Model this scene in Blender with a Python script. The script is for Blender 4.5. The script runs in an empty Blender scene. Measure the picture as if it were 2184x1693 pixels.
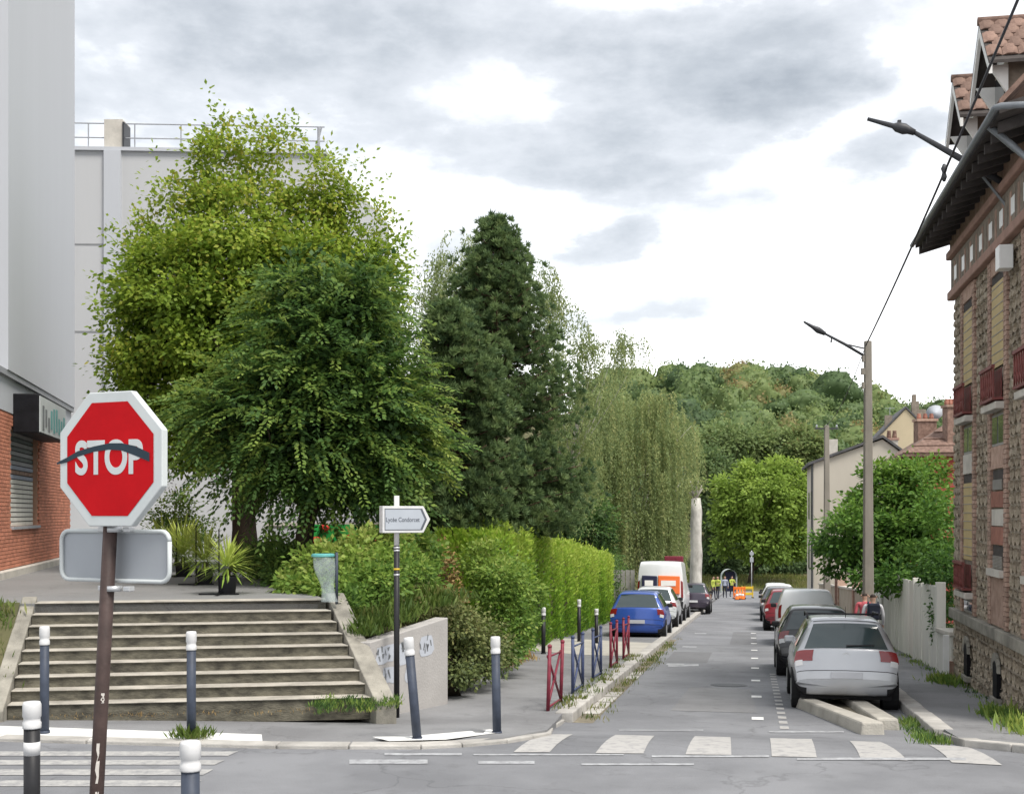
import bpy, bmesh, math, random
import numpy as np
from mathutils import Vector, Matrix, Euler

# ------------------------------------------------------------------ camera, sky, sun, exposure
SC = bpy.context.scene
COL = SC.collection
CAMZ = 2.6
cam_d = bpy.data.cameras.new('camera')
cam = bpy.data.objects.new('camera', cam_d); COL.objects.link(cam)
cam.location = (0, 0, CAMZ); cam.rotation_euler = (math.radians(90), 0, 0)
cam_d.sensor_width = 36.0; cam_d.lens = 44.34; cam_d.shift_y = 0.1131
cam_d.clip_start = 0.1; cam_d.clip_end = 3000
SC.camera = cam
SC.view_settings.view_transform = 'Standard'; SC.view_settings.look = 'None'
SC.view_settings.gamma = 1.0; SC.view_settings.use_curve_mapping = False
SC.view_settings.exposure = 1.66
SUN_EL, SUN_AZ = math.radians(58), math.radians(138)     # azimuth clockwise from +Y: behind the camera, to the right

sun_d = bpy.data.lights.new('sun', 'SUN'); sun_d.energy = 1.5; sun_d.angle = math.radians(22); sun_d.color = (1, .95, .88)
sun = bpy.data.objects.new('sun', sun_d); COL.objects.link(sun)
sdir = Vector((math.sin(SUN_AZ) * math.cos(SUN_EL), math.cos(SUN_AZ) * math.cos(SUN_EL), math.sin(SUN_EL)))
sun.rotation_euler = sdir.to_track_quat('Z', 'Y').to_euler()
sun.location = sdir * 60

def build_world():
    w = bpy.data.worlds.new('World'); SC.world = w; w.use_nodes = True
    nt = w.node_tree; N = nt.nodes; Lk = nt.links; N.clear()
    def node(t, **k):
        n = N.new(t)
        for a, b in k.items(): setattr(n, a, b)
        return n
    def con(v, sock):
        if isinstance(v, (int, float)): sock.default_value = v
        else: Lk.new(v, sock)
    def m(op, a, b=None, c=None, clamp=False):
        n = node('ShaderNodeMath', operation=op, use_clamp=clamp); con(a, n.inputs[0])
        if b is not None: con(b, n.inputs[1])
        if c is not None: con(c, n.inputs[2])
        return n.outputs[0]
    out = node('ShaderNodeOutputWorld')
    sky = node('ShaderNodeTexSky', sky_type='NISHITA', sun_disc=False, sun_elevation=SUN_EL, sun_rotation=SUN_AZ)
    bg1 = node('ShaderNodeBackground'); bg1.inputs[1].default_value = .1; Lk.new(sky.outputs[0], bg1.inputs[0])
    tc = node('ShaderNodeTexCoord'); sep = node('ShaderNodeSeparateXYZ'); Lk.new(tc.outputs['Generated'], sep.inputs[0])
    x, y, z = sep.outputs
    az = m('ARCTAN2', x, y); el = m('ARCSINE', z)
    # wispy warp of the cloud edges
    comb = node('ShaderNodeCombineXYZ'); con(az, comb.inputs[0]); con(m('MULTIPLY', el, 2.0), comb.inputs[1])
    nz = node('ShaderNodeTexNoise'); nz.inputs['Scale'].default_value = 9; nz.inputs['Detail'].default_value = 7; nz.inputs['Roughness'].default_value = .58
    Lk.new(comb.outputs[0], nz.inputs['Vector'])
    sc3 = node('ShaderNodeSeparateColor'); Lk.new(nz.outputs['Color'], sc3.inputs[0])
    waz = m('ADD', az, m('MULTIPLY', m('SUBTRACT', sc3.outputs[0], .5), .13))
    wel = m('ADD', el, m('MULTIPLY', m('SUBTRACT', sc3.outputs[1], .5), .055))
    # general broken cloud deck: flattened layers over the whole sky
    h = m('ADD', m('MAXIMUM', z, 0.0), .16)
    c2 = node('ShaderNodeCombineXYZ'); con(m('DIVIDE', x, h), c2.inputs[0]); con(m('DIVIDE', y, h), c2.inputs[1])
    n2 = node('ShaderNodeTexNoise'); n2.inputs['Scale'].default_value = 1.15; n2.inputs['Detail'].default_value = 8; n2.inputs['Roughness'].default_value = .55
    n2.inputs['Distortion'].default_value = .3
    Lk.new(c2.outputs[0], n2.inputs['Vector'])
    deck = m('MULTIPLY', m('SUBTRACT', n2.outputs[0], .42, clamp=True), 1.7)
    deck = m('MULTIPLY', deck, m('MULTIPLY', m('SUBTRACT', el, .06), 4.0, clamp=True))
    total = m('ADD', deck, m('MULTIPLY', m('MULTIPLY', m('SUBTRACT', el, .10), 4.5, clamp=True), .19))
    # separate grey clouds: (azimuth, elevation, half width, half height, strength, tilt)
    D = lambda px, py: (math.atan((px - 1092) / 2690), math.atan((1093.5 - py) / 2690 * math.cos(math.atan((px - 1092) / 2690))))
    for (px, py, rx, ry, st, tilt) in ((560, 110, 420, 95, .42, -.08), (1000, 70, 330, 75, .30, -.1), (1500, 165, 330, 120, .62, .05), (1700, 190, 190, 70, .35, .12),
                                       (1230, 330, 330, 55, .34, 0), (1330, 385, 210, 40, .28, .04), (1290, 530, 125, 46, .52, .3), (1410, 648, 240, 34, .50, .16),
                                       (1900, 315, 120, 48, .5, .1), (330, 230, 260, 70, .2, -.05), (760, 280, 300, 60, .26, .05), (1720, 20, 300, 60, .3, 0), (960, 545, 110, 40, .2, 0)):
        a0, e0 = D(px, py); rx /= 2250; ry /= 2150; st *= .82
        da = m('SUBTRACT', waz, a0); de = m('SUBTRACT', m('SUBTRACT', wel, e0), m('MULTIPLY', da, tilt))
        q = m('ADD', m('POWER', m('ABSOLUTE', m('DIVIDE', da, rx)), 2.0), m('POWER', m('ABSOLUTE', m('DIVIDE', de, ry)), 2.0))
        b = m('MULTIPLY', m('SUBTRACT', 1.0, q, clamp=True), st)
        total = m('ADD', total, b)
    nf = node('ShaderNodeTexNoise'); nf.inputs['Scale'].default_value = 26; nf.inputs['Detail'].default_value = 8; nf.inputs['Roughness'].default_value = .6; Lk.new(comb.outputs[0], nf.inputs['Vector'])
    total = m('ADD', total, m('MULTIPLY', m('SUBTRACT', nf.outputs[0], .5), m('MULTIPLY', total, .9)))
    soft = m('ADD', total, m('MULTIPLY', m('SUBTRACT', sc3.outputs[2], .5), .42), clamp=True)
    ramp = node('ShaderNodeValToRGB'); Lk.new(soft, ramp.inputs[0])
    r = ramp.color_ramp; r.elements[0].position = 0; r.elements[0].color = (1.55, 1.55, 1.55, 1)
    r.elements[1].position = 1; r.elements[1].color = (.37, .40, .435, 1)
    for p, c in ((.14, (1.08, 1.09, 1.11)), (.42, (.66, .685, .72)), (.7, (.49, .52, .555))):
        e = r.elements.new(p); e.color = (*c, 1)
    bg2 = node('ShaderNodeBackground'); bg2.inputs[1].default_value = .41; Lk.new(ramp.outputs[0], bg2.inputs[0])
    mix = node('ShaderNodeMixShader'); mix.inputs[0].default_value = .94
    Lk.new(bg1.outputs[0], mix.inputs[1]); Lk.new(bg2.outputs[0], mix.inputs[2]); Lk.new(mix.outputs[0], out.inputs[0])
build_world()

# ------------------------------------------------------------------ frames: image rays and the street
FD, CX, HY = 2690.0, 1092.0, 1093.5
TH = math.radians(10.7); SN, CS = math.sin(TH), math.cos(TH)

def W(px, py, Y):
    return Vector(((px - CX) / FD * Y, Y, CAMZ + (HY - py) / FD * Y))
def smooth(a, b, x):
    t = min(1, max(0, (x - a) / (b - a))); return t * t * (3 - 2 * t)
def prof(s):
    if s < 13.6: return 0.0
    if s < 17.2: return -.33 * smooth(13.6, 18.4, s) / smooth(13.6, 18.4, 17.2)
    if s < 140: return -.33 - .0465 * (s - 17.2)
    return -.33 - .0465 * 122.8 - .6 * smooth(140, 170, s)
def ST(s, t, dz=0.0):
    return Vector((t * CS + s * SN, -t * SN + s * CS, prof(s) + dz))
def sof(X, Y): return X * SN + Y * CS
def tof(X, Y): return X * CS - Y * SN
def gz(X, Y): return prof(sof(X, Y))
def G(px, py, off=0.0):
    """point of the ground (plus off) seen at an image place"""
    lo, hi = 4.0, 200.0
    f = lambda Y: W(px, py, Y).z - gz((px - CX) / FD * Y, Y) - off
    y = lo
    while y < hi and f(y) > 0: y += .25
    a, b = y - .25, y
    for _ in range(30):
        c = (a + b) / 2
        if f(c) > 0: a = c
        else: b = c
    return W(px, py, b)

# ------------------------------------------------------------------ materials
MATS = {}
def _nt(name):
    m = bpy.data.materials.new(name); m.use_nodes = True
    nt = m.node_tree; nt.nodes.clear(); MATS[name] = m
    return m, nt
def lin(c): return tuple(c) + (1,)
def pm(name, col, rough=.8, var=.18, scale=3.0, col2=None, bump=0.0, bscale=60.0, metal=0.0, spec=.3, coat=0.0, stretch=None, fine=.5, rnd=0.0, edge=None):
    m, nt = _nt(name); N, Lk = nt.nodes, nt.links
    out = N.new('ShaderNodeOutputMaterial'); bs = N.new('ShaderNodeBsdfPrincipled'); Lk.new(bs.outputs[0], out.inputs[0])
    bs.inputs['Roughness'].default_value = rough; bs.inputs['Metallic'].default_value = metal
    bs.inputs['Specular IOR Level'].default_value = spec; bs.inputs['Coat Weight'].default_value = coat; bs.inputs['Coat Roughness'].default_value = .08
    tc = N.new('ShaderNodeTexCoord'); vec = tc.outputs['Object']
    if stretch:
        mp = N.new('ShaderNodeMapping'); mp.inputs['Scale'].default_value = stretch; Lk.new(vec, mp.inputs[0]); vec = mp.outputs[0]
    n1 = N.new('ShaderNodeTexNoise'); n1.inputs['Scale'].default_value = scale; n1.inputs['Detail'].default_value = 6; n1.inputs['Roughness'].default_value = .45 + fine * .3
    Lk.new(vec, n1.inputs['Vector'])
    rp = N.new('ShaderNodeValToRGB'); e = rp.color_ramp.elements
    a = [max(0, x * (1 - var)) for x in col]; b = col2 if col2 else [min(1, x * (1 + var)) for x in col]
    e[0].position = .32; e[0].color = lin(a); e[1].position = .68; e[1].color = lin(b)
    Lk.new(n1.outputs[0], rp.inputs[0]); colr = rp.outputs[0]
    if rnd:
        oi = N.new('ShaderNodeObjectInfo'); ge = N.new('ShaderNodeNewGeometry')
        ad = N.new('ShaderNodeMath'); ad.operation = 'ADD'; Lk.new(oi.outputs['Random'], ad.inputs[0]); Lk.new(ge.outputs['Random Per Island'], ad.inputs[1])
        fr = N.new('ShaderNodeMath'); fr.operation = 'FRACT'; Lk.new(ad.outputs[0], fr.inputs[0])
        mr = N.new('ShaderNodeMapRange'); mr.inputs[3].default_value = 1 - rnd; mr.inputs[4].default_value = 1 + rnd; Lk.new(fr.outputs[0], mr.inputs[0])
        hs = N.new('ShaderNodeHueSaturation'); Lk.new(colr, hs.inputs['Color']); Lk.new(mr.outputs[0], hs.inputs['Value']); colr = hs.outputs[0]
    Lk.new(colr, bs.inputs['Base Color'])
    if bump:
        n2 = N.new('ShaderNodeTexNoise'); n2.inputs['Scale'].default_value = bscale; n2.inputs['Detail'].default_value = 4; Lk.new(vec, n2.inputs['Vector'])
        bp = N.new('ShaderNodeBump'); bp.inputs['Strength'].default_value = bump; bp.inputs['Distance'].default_value = .02
        Lk.new(n2.outputs[0], bp.inputs['Height']); Lk.new(bp.outputs[0], bs.inputs['Normal'])
    return m
def leafmat(name, cols, trans=.3, rough=.55, jitter=.35, spec=.25):
    m, nt = _nt(name); N, Lk = nt.nodes, nt.links
    out = N.new('ShaderNodeOutputMaterial'); bs = N.new('ShaderNodeBsdfPrincipled'); tr = N.new('ShaderNodeBsdfTranslucent'); mx = N.new('ShaderNodeMixShader')
    mx.inputs[0].default_value = trans; Lk.new(bs.outputs[0], mx.inputs[1]); Lk.new(tr.outputs[0], mx.inputs[2]); Lk.new(mx.outputs[0], out.inputs[0])
    bs.inputs['Roughness'].default_value = rough; bs.inputs['Specular IOR Level'].default_value = spec
    at = N.new('ShaderNodeAttribute'); at.attribute_name = 'tint'
    ge = N.new('ShaderNodeNewGeometry')
    ma = N.new('ShaderNodeMath'); ma.operation = 'MULTIPLY_ADD'; ma.inputs[1].default_value = jitter; Lk.new(ge.outputs['Random Per Island'], ma.inputs[0]); Lk.new(at.outputs['Fac'], ma.inputs[2])
    sb = N.new('ShaderNodeMath'); sb.operation = 'SUBTRACT'; sb.inputs[1].default_value = jitter / 2; sb.use_clamp = True; Lk.new(ma.outputs[0], sb.inputs[0])
    rp = N.new('ShaderNodeValToRGB'); Lk.new(sb.outputs[0], rp.inputs[0])
    el = rp.color_ramp.elements
    n = len(cols)
    el[0].position = 0; el[0].color = lin(cols[0]); el[1].position = 1; el[1].color = lin(cols[-1])
    for i in range(1, n - 1):
        e = el.new(i / (n - 1)); e.color = lin(cols[i])
    Lk.new(rp.outputs[0], bs.inputs['Base Color']); Lk.new(rp.outputs[0], tr.inputs['Color'])
    return m
def glassmat(name, col, rough=.05):
    m, nt = _nt(name); N, Lk = nt.nodes, nt.links
    out = N.new('ShaderNodeOutputMaterial'); bs = N.new('ShaderNodeBsdfPrincipled'); Lk.new(bs.outputs[0], out.inputs[0])
    bs.inputs['Base Color'].default_value = lin(col); bs.inputs['Roughness'].default_value = rough; bs.inputs['Specular IOR Level'].default_value = .7
    bs.inputs['Coat Weight'].default_value = .5; bs.inputs['Coat Roughness'].default_value = .03
    return m
def paintmat(name, col, wear, coat_under):
    """worn road paint: flakes away to the asphalt below"""
    m, nt = _nt(name); N, Lk = nt.nodes, nt.links
    out = N.new('ShaderNodeOutputMaterial'); bs = N.new('ShaderNodeBsdfPrincipled'); Lk.new(bs.outputs[0], out.inputs[0]); bs.inputs['Roughness'].default_value = .8
    tc = N.new('ShaderNodeTexCoord'); n1 = N.new('ShaderNodeTexNoise'); n1.inputs['Scale'].default_value = 7; n1.inputs['Detail'].default_value = 9; n1.inputs['Roughness'].default_value = .75
    Lk.new(tc.outputs['Object'], n1.inputs['Vector'])
    rp = N.new('ShaderNodeValToRGB'); e = rp.color_ramp.elements
    e[0].position = wear - .1; e[0].color = lin(coat_under); e[1].position = wear + .12; e[1].color = lin(col)
    Lk.new(n1.outputs[0], rp.inputs[0]); Lk.new(rp.outputs[0], bs.inputs['Base Color'])
    return m
def asphalt(name, col, patch, crack=.0):
    m, nt = _nt(name); N, Lk = nt.nodes, nt.links
    out = N.new('ShaderNodeOutputMaterial'); bs = N.new('ShaderNodeBsdfPrincipled'); Lk.new(bs.outputs[0], out.inputs[0])
    bs.inputs['Roughness'].default_value = .85; bs.inputs['Specular IOR Level'].default_value = .3
    tc = N.new('ShaderNodeTexCoord')
    def noise(s, d, r=.6):
        n = N.new('ShaderNodeTexNoise'); n.inputs['Scale'].default_value = s; n.inputs['Detail'].default_value = d; n.inputs['Roughness'].default_value = r
        Lk.new(tc.outputs['Object'], n.inputs['Vector']); return n.outputs[0]
    def mixc(f, a, b, blend='MIX'):
        n = N.new('ShaderNodeMix'); n.data_type = 'RGBA'; n.blend_type = blend
        if isinstance(f, float): n.inputs[0].default_value = f
        else: Lk.new(f, n.inputs[0])
        for v, i in ((a, 6), (b, 7)):
            if isinstance(v, tuple): n.inputs[i].default_value = lin(v)
            else: Lk.new(v, n.inputs[i])
        return n.outputs[2]
    def ramp(v, a, b):
        n = N.new('ShaderNodeMapRange'); n.inputs[1].default_value = a; n.inputs[2].default_value = b; Lk.new(v, n.inputs[0]); return n.outputs[0]
    base = mixc(ramp(noise(.55, 6), .38, .62), col, patch)
    fine = ramp(noise(90, 3, .7), .3, .7)
    base = mixc(fine, base, mixc(.35, base, (.02, .02, .02)))
    stain = ramp(noise(2.1, 7, .65), .58, .72)
    base = mixc(stain, base, mixc(.3, base, (.03, .028, .026)))
    if crack:
        v = N.new('ShaderNodeTexVoronoi'); v.feature = 'DISTANCE_TO_EDGE'; v.inputs['Scale'].default_value = .33
        ad = N.new('ShaderNodeVectorMath'); ad.operation = 'ADD'; nn = N.new('ShaderNodeTexNoise'); nn.inputs['Scale'].default_value = 1.5; nn.inputs['Detail'].default_value = 5
        Lk.new(tc.outputs['Object'], nn.inputs['Vector']); Lk.new(tc.outputs['Object'], ad.inputs[0]); Lk.new(nn.outputs['Color'], ad.inputs[1]); Lk.new(ad.outputs[0], v.inputs['Vector'])
        base = mixc(ramp(v.outputs[0], .008, .0), base, mixc(.6 * crack, base, (.02, .02, .02)))
    Lk.new(base, bs.inputs['Base Color'])
    bp = N.new('ShaderNodeBump'); bp.inputs['Strength'].default_value = .35; bp.inputs['Distance'].default_value = .01
    Lk.new(fine, bp.inputs['Height']); Lk.new(bp.outputs[0], bs.inputs['Normal'])
    return m

asphalt('road_asphalt', (.245, .25, .263), (.175, .179, .19), .45)
asphalt('pave_asphalt', (.26, .261, .265), (.19, .19, .194), .35)
asphalt('patch_asphalt', (.185, .187, .195), (.155, .157, .163), .2)
asphalt('terrace_asphalt', (.24, .24, .237), (.205, .206, .204), .35)
paintmat('zebra_paint', (.37, .36, .345), .40, (.2, .2, .205))
paintmat('worn_zebra', (.36, .355, .34), .46, (.2, .2, .205))
paintmat('white_paint_line', (.66, .66, .64), .33, (.22, .22, .22))
paintmat('faint_paint', (.36, .37, .38), .47, (.2, .2, .21))
pm('driveway_concrete', (.36, .34, .30), .9, .14, 1.2, bump=.2)
pm('kerb_concrete', (.36, .345, .32), .9, .22, 2.5, bump=.4, bscale=45, rnd=.12)
pm('island_concrete', (.36, .34, .30), .9, .25, 1.6, bump=.5, bscale=40)
pm('gutter_dirt', (.17, .15, .11), .95, .4, 3)
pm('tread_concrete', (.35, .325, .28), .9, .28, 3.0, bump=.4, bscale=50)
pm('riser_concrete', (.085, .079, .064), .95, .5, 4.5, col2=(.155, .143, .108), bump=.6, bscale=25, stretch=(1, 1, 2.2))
pm('cheek_concrete', (.25, .235, .20), .92, .35, 2.5, bump=.4)
pm('wall_concrete', (.36, .345, .33), .9, .10, 1.2, bump=.3, bscale=30)
pm('soil', (.085, .07, .045), .95, .4, 2.0, bump=.6, bscale=12)
pm('grass_ground', (.07, .085, .03), .95, .4, .8, col2=(.13, .115, .06), bump=.5, bscale=10)
pm('hill_ground', (.035, .045, .02), .95, .3, .2)
pm('white_render', (.46, .475, .505), .85, .022, .5, bump=.1, bscale=30, stretch=(1.4, 1.4, .12), fine=.8)
pm('back_render', (.45, .455, .465), .85, .025, .5, stretch=(1.4, 1.4, .12), fine=.8)
pm('pilaster_render', (.35, .36, .395), .85, .06, .5)
pm('grey_trim', (.30, .31, .33), .7, .1)
pm('joint_dark', (.24, .245, .25), .9, .1)
pm('brick_orange', (.50, .20, .125), .85, .14, 2.0, bump=.15, bscale=60, rnd=.16)
pm('brick_mortar', (.40, .24, .17), .9, .15)
pm('rubble', (.30, .25, .19), .92, .25, 9.0, col2=(.41, .35, .27), bump=.35, bscale=30, rnd=.13)
pm('rubble_mortar', (.37, .32, .26), .95, .2, 6)
pm('brick_pink', (.33, .21, .16), .88, .2, 6.0, col2=(.42, .295, .235), bump=.2, bscale=60, rnd=.22)
pm('brick_red', (.29, .13, .095), .88, .2, 6.0, bump=.2, bscale=60, rnd=.2)
pm('stone_pale', (.50, .47, .42), .85, .14, 3.0, bump=.2)
pm('cornice_pink', (.33, .205, .165), .85, .15, 4.0)
pm('frieze', (.225, .19, .155), .9, .25, 7.0)
pm('tile_white', (.74, .74, .72), .4, .05)
pm('blind_yellow', (.46, .355, .175), .7, .08, 2.0)
pm('balcony_red', (.17, .05, .045), .6, .25, 6)
glassmat('window_glass', (.035, .04, .045))
pm('frame_grey', (.30, .29, .27), .7, .15)
pm('wood_dark', (.055, .048, .045), .85, .25, 5)
pm('gutter_zinc', (.20, .215, .23), .5, .15, 3, metal=.3)
pm('roof_tile', (.15, .09, .07), .85, .25, 6, col2=(.25, .165, .13), rnd=.25, bump=.2)
pm('roof_slate', (.09, .09, .095), .8, .2, 4)
pm('paint_white', (.72, .72, .70), .6, .08, 4)
pm('paint_black', (.010, .010, .012), .6, .3, 5, spec=.12)
pm('bollard_blue', (.042, .052, .075), .55, .2, 8)
pm('bollard_black', (.016, .016, .018), .5, .2, 8)
pm('cap_white', (.56, .56, .56), .45, .06, 12)
pm('barrier_red', (.17, .022, .038), .5, .25, 9)
pm('barrier_blue', (.045, .06, .125), .5, .25, 9)
pm('post_brown', (.055, .036, .032), .6, .35, 6, bump=.15)
pm('post_flake', (.50, .47, .43), .8, .1)
pm('sign_red', (.43, .006, .010), .6, .12, 3, spec=.08, fine=.9)
pm('sign_white', (.50, .53, .53), .45, .05, 4)
pm('sign_back', (.33, .35, .375), .5, .05, 2, metal=.3)
pm('galvanised', (.48, .49, .50), .4, .1, 5, metal=.5)
pm('scribble', (.012, .028, .042), .5, .1)
pm('sign_grey', (.37, .40, .44), .5, .05, 3)
pm('sign_ink', (.09, .10, .12), .6, .1)
pm('yellow_tape', (.65, .45, .04), .6, .1)
pm('bin_teal', (.10, .33, .32), .5, .1)
pm('graffiti_pale', (.43, .455, .50), .7, .06, 8)
pm('graffiti_dark', (.17, .18, .19), .7, .2, 8)
pm('pot_black', (.025, .024, .028), .55, .2)
pm('bark_dark', (.05, .037, .026), .95, .4, 6, bump=.8, bscale=14, stretch=(1, 1, .25))
pm('bark_pine', (.105, .068, .045), .95, .4, 6, bump=.8, bscale=14, stretch=(1, 1, .3))
pm('bark_white', (.44, .425, .385), .92, .3, 3.0, col2=(.60, .585, .54), bump=.5, bscale=10, stretch=(1, 1, .5))
pm('bark_pale', (.38, .355, .31), .92, .35, 2.0, col2=(.42, .40, .35), bump=.5, bscale=10, stretch=(1, 1, .5))
pm('cream_render', (.49, .455, .39), .9, .06, .5, stretch=(1, 1, .35))
pm('ochre_render', (.50, .42, .29), .9, .06, .6)
pm('red_render', (.34, .07, .06), .85, .12, 1)
pm('fence_white', (.64, .63, .58), .75, .10, 2.0, stretch=(1, 1, .3))
pm('gate_red', (.30, .025, .025), .6, .15)
pm('gate_green', (.03, .06, .05), .6, .2)
pm('wall_beige', (.36, .31, .25), .9, .15, 1.5)
pm('pole_concrete', (.225, .205, .175), .9, .16, 3.0, stretch=(1, 1, .4))
pm('lamp_dark', (.045, .047, .052), .5, .1)
pm('cable_dark', (.05, .05, .06), .6, .1)
pm('dish_grey', (.36, .38, .41), .6, .05)
pm('banner_green', (.03, .36, .07), .7, .15, 3)
pm('flower_red', (.55, .045, .03), .7, .1)
pm('skin', (.42, .26, .19), .6, .05)
pm('hair_dark', (.03, .02, .015), .7, .2)
pm('cloth_white', (.60, .60, .62), .85, .1, 8)
pm('cloth_navy', (.02, .024, .04), .85, .2, 8)
pm('cloth_pink', (.46, .10, .12), .85, .15, 8)
pm('cloth_hivis', (.38, .44, .08), .8, .1, 8)
pm('cloth_grey', (.33, .36, .44), .85, .1, 8)
pm('cone_orange', (.72, .16, .02), .6, .05)
pm('cone_white', (.75, .73, .70), .6, .05)
pm('tent_pale', (.34, .38, .36), .8, .06)
# foliage
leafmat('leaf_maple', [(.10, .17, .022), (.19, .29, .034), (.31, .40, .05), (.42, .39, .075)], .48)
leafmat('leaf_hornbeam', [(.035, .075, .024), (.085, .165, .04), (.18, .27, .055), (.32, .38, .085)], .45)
leafmat('leaf_pine', [(.07, .12, .055), (.15, .22, .085), (.25, .32, .125)], .4, .6)
leafmat('leaf_birch', [(.13, .18, .075), (.22, .28, .11), (.31, .36, .14), (.38, .38, .16)], .5)
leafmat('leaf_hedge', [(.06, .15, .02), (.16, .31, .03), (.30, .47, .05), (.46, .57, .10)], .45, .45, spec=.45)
leafmat('leaf_bush', [(.06, .12, .03), (.135, .24, .045), (.26, .37, .07), (.38, .42, .12)], .45)
leafmat('leaf_juniper', [(.06, .085, .032), (.12, .155, .05), (.20, .22, .075), (.25, .19, .09)], .3)
leafmat('leaf_light', [(.12, .20, .04), (.23, .34, .06), (.36, .46, .09)], .45, jitter=.2)
leafmat('leaf_far', [(.075, .125, .055), (.14, .205, .075), (.22, .28, .10), (.27, .20, .09)], .42, jitter=.14)  # paler greens: distance haze is put into the leaf colour
leafmat('leaf_street', [(.04, .10, .024), (.11, .22, .036), (.22, .34, .06)], .42)
leafmat('leaf_palm', [(.11, .20, .035), (.24, .36, .06), (.46, .53, .12)], .35, .45)
leafmat('leaf_dry', [(.20, .13, .05), (.30, .20, .08), (.38, .28, .13)], .2)
leafmat('leaf_purple', [(.05, .02, .03), (.09, .03, .05)], .2)
leafmat('grass_blade', [(.05, .09, .015), (.11, .16, .03), (.22, .20, .07)], .3)

# ------------------------------------------------------------------ mesh helpers
class MB:
    def __init__(s): s.v = []; s.f = []
    def add(s, vs, fs):
        o = len(s.v); s.v += [tuple(v) for v in vs]; s.f += [tuple(i + o for i in f) for f in fs]; return s
    def hexa(s, p):   # 8 points: bottom 4 (ccw from above), top 4
        return s.add(p, [(3, 2, 1, 0), (4, 5, 6, 7), (0, 1, 5, 4), (1, 2, 6, 5), (2, 3, 7, 6), (3, 0, 4, 7)])
    def box(s, c, d, M=None):
        x, y, z = d[0] / 2, d[1] / 2, d[2] / 2
        p = [Vector((a, b, e)) for e in (-z, z) for a, b in ((-x, -y), (x, -y), (x, y), (-x, y))]
        p = [(M @ q if M else q) + Vector(c) for q in p]
        return s.hexa(p)
    def obox(s, o, u, v, w):  # corner and three edge vectors
        o, u, v, w = Vector(o), Vector(u), Vector(v), Vector(w)
        return s.hexa([o, o + u, o + u + v, o + v, o + w, o + u + w, o + u + v + w, o + v + w])
    def prism(s, pts, ext):
        n = len(pts); a = [Vector(p) for p in pts]; e = Vector(ext); b = [p + e for p in a]
        return s.add(a + b, [tuple(range(n - 1, -1, -1)), tuple(range(n, 2 * n))] + [(i, (i + 1) % n, n + (i + 1) % n, n + i) for i in range(n)])
    def tube(s, pts, rad, n=8, cap=True):
        pts = [Vector(p) for p in pts]
        if not hasattr(rad, '__len__'): rad = [rad] * len(pts)
        o = len(s.v); prev = None
        for i, p in enumerate(pts):
            d = (pts[min(i + 1, len(pts) - 1)] - pts[max(i - 1, 0)]).normalized()
            if prev is None:
                a = Vector((1, 0, 0)) if abs(d.x) < .9 else Vector((0, 1, 0)); u = d.cross(a).normalized()
            else:
                u = (prev - d * prev.dot(d)).normalized()
            prev = u; w = d.cross(u)
            for k in range(n):
                a = 2 * math.pi * k / n
                s.v.append(tuple(p + (u * math.cos(a) + w * math.sin(a)) * rad[i]))
        for i in range(len(pts) - 1):
            for k in range(n):
                s.f.append((o + i * n + k, o + i * n + (k + 1) % n, o + (i + 1) * n + (k + 1) % n, o + (i + 1) * n + k))
        if cap:
            s.f.append(tuple(o + k for k in range(n - 1, -1, -1))); e = o + (len(pts) - 1) * n; s.f.append(tuple(e + k for k in range(n)))
        return s
    def lathe(s, prof_, c=(0, 0, 0), n=16, cap=True):
        return s.tube([(c[0], c[1], c[2] + z) for r, z in prof_], [r for r, z in prof_], n, cap)
    def grid(s, rows):
        o = len(s.v); m = len(rows[0])
        for r in rows: s.v += [tuple(p) for p in r]
        for i in range(len(rows) - 1):
            for j in range(m - 1):
                s.f.append((o + i * m + j, o + i * m + j + 1, o + (i + 1) * m + j + 1, o + (i + 1) * m + j))
        return s
    def mesh(s, name):
        me = bpy.data.meshes.new(name); me.from_pydata(s.v, [], s.f); me.update(); return me
    def build(s, name, mat, parent=None, smooth=False, bevel=0.0, recalc=True):
        me = s.mesh(name)
        if recalc:
            bm = bmesh.new(); bm.from_mesh(me); bmesh.ops.recalc_face_normals(bm, faces=bm.faces); bm.to_mesh(me); bm.free()
        return link(name, me, mat, parent, smooth, bevel)
def link(name, me, mat, parent=None, smooth=False, bevel=0.0):
    if mat and not me.materials: me.materials.append(MATS[mat] if isinstance(mat, str) else mat)
    if smooth: me.shade_smooth()
    o = bpy.data.objects.new(name, me); COL.objects.link(o)
    if parent: setpar(o, parent)
    if bevel:
        b = o.modifiers.new('bevel', 'BEVEL'); b.width = bevel; b.segments = 2; b.limit_method = 'ANGLE'
    return o
def setpar(o, parent):
    o.parent = parent
    o.matrix_parent_inverse = Matrix.Translation(-Vector(parent.location))
def tag(o, label, cat, group=None, kind=None):
    o['label'] = label; o['category'] = cat
    if group: o['group'] = group
    if kind: o['kind'] = kind
    return o
def thing(name, label, cat, loc=(0, 0, 0), group=None):
    o = bpy.data.objects.new(name, None); COL.objects.link(o); o.location = loc; o.empty_display_size = .2
    return tag(o, label, cat, group)
def struct(o): o['kind'] = 'structure'; return o
def copy_tree(o, parent=None):
    c = o.copy(); COL.objects.link(c)
    if parent: c.parent = parent
    for ch in list(o.children): copy_tree(ch, c)
    return c
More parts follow.
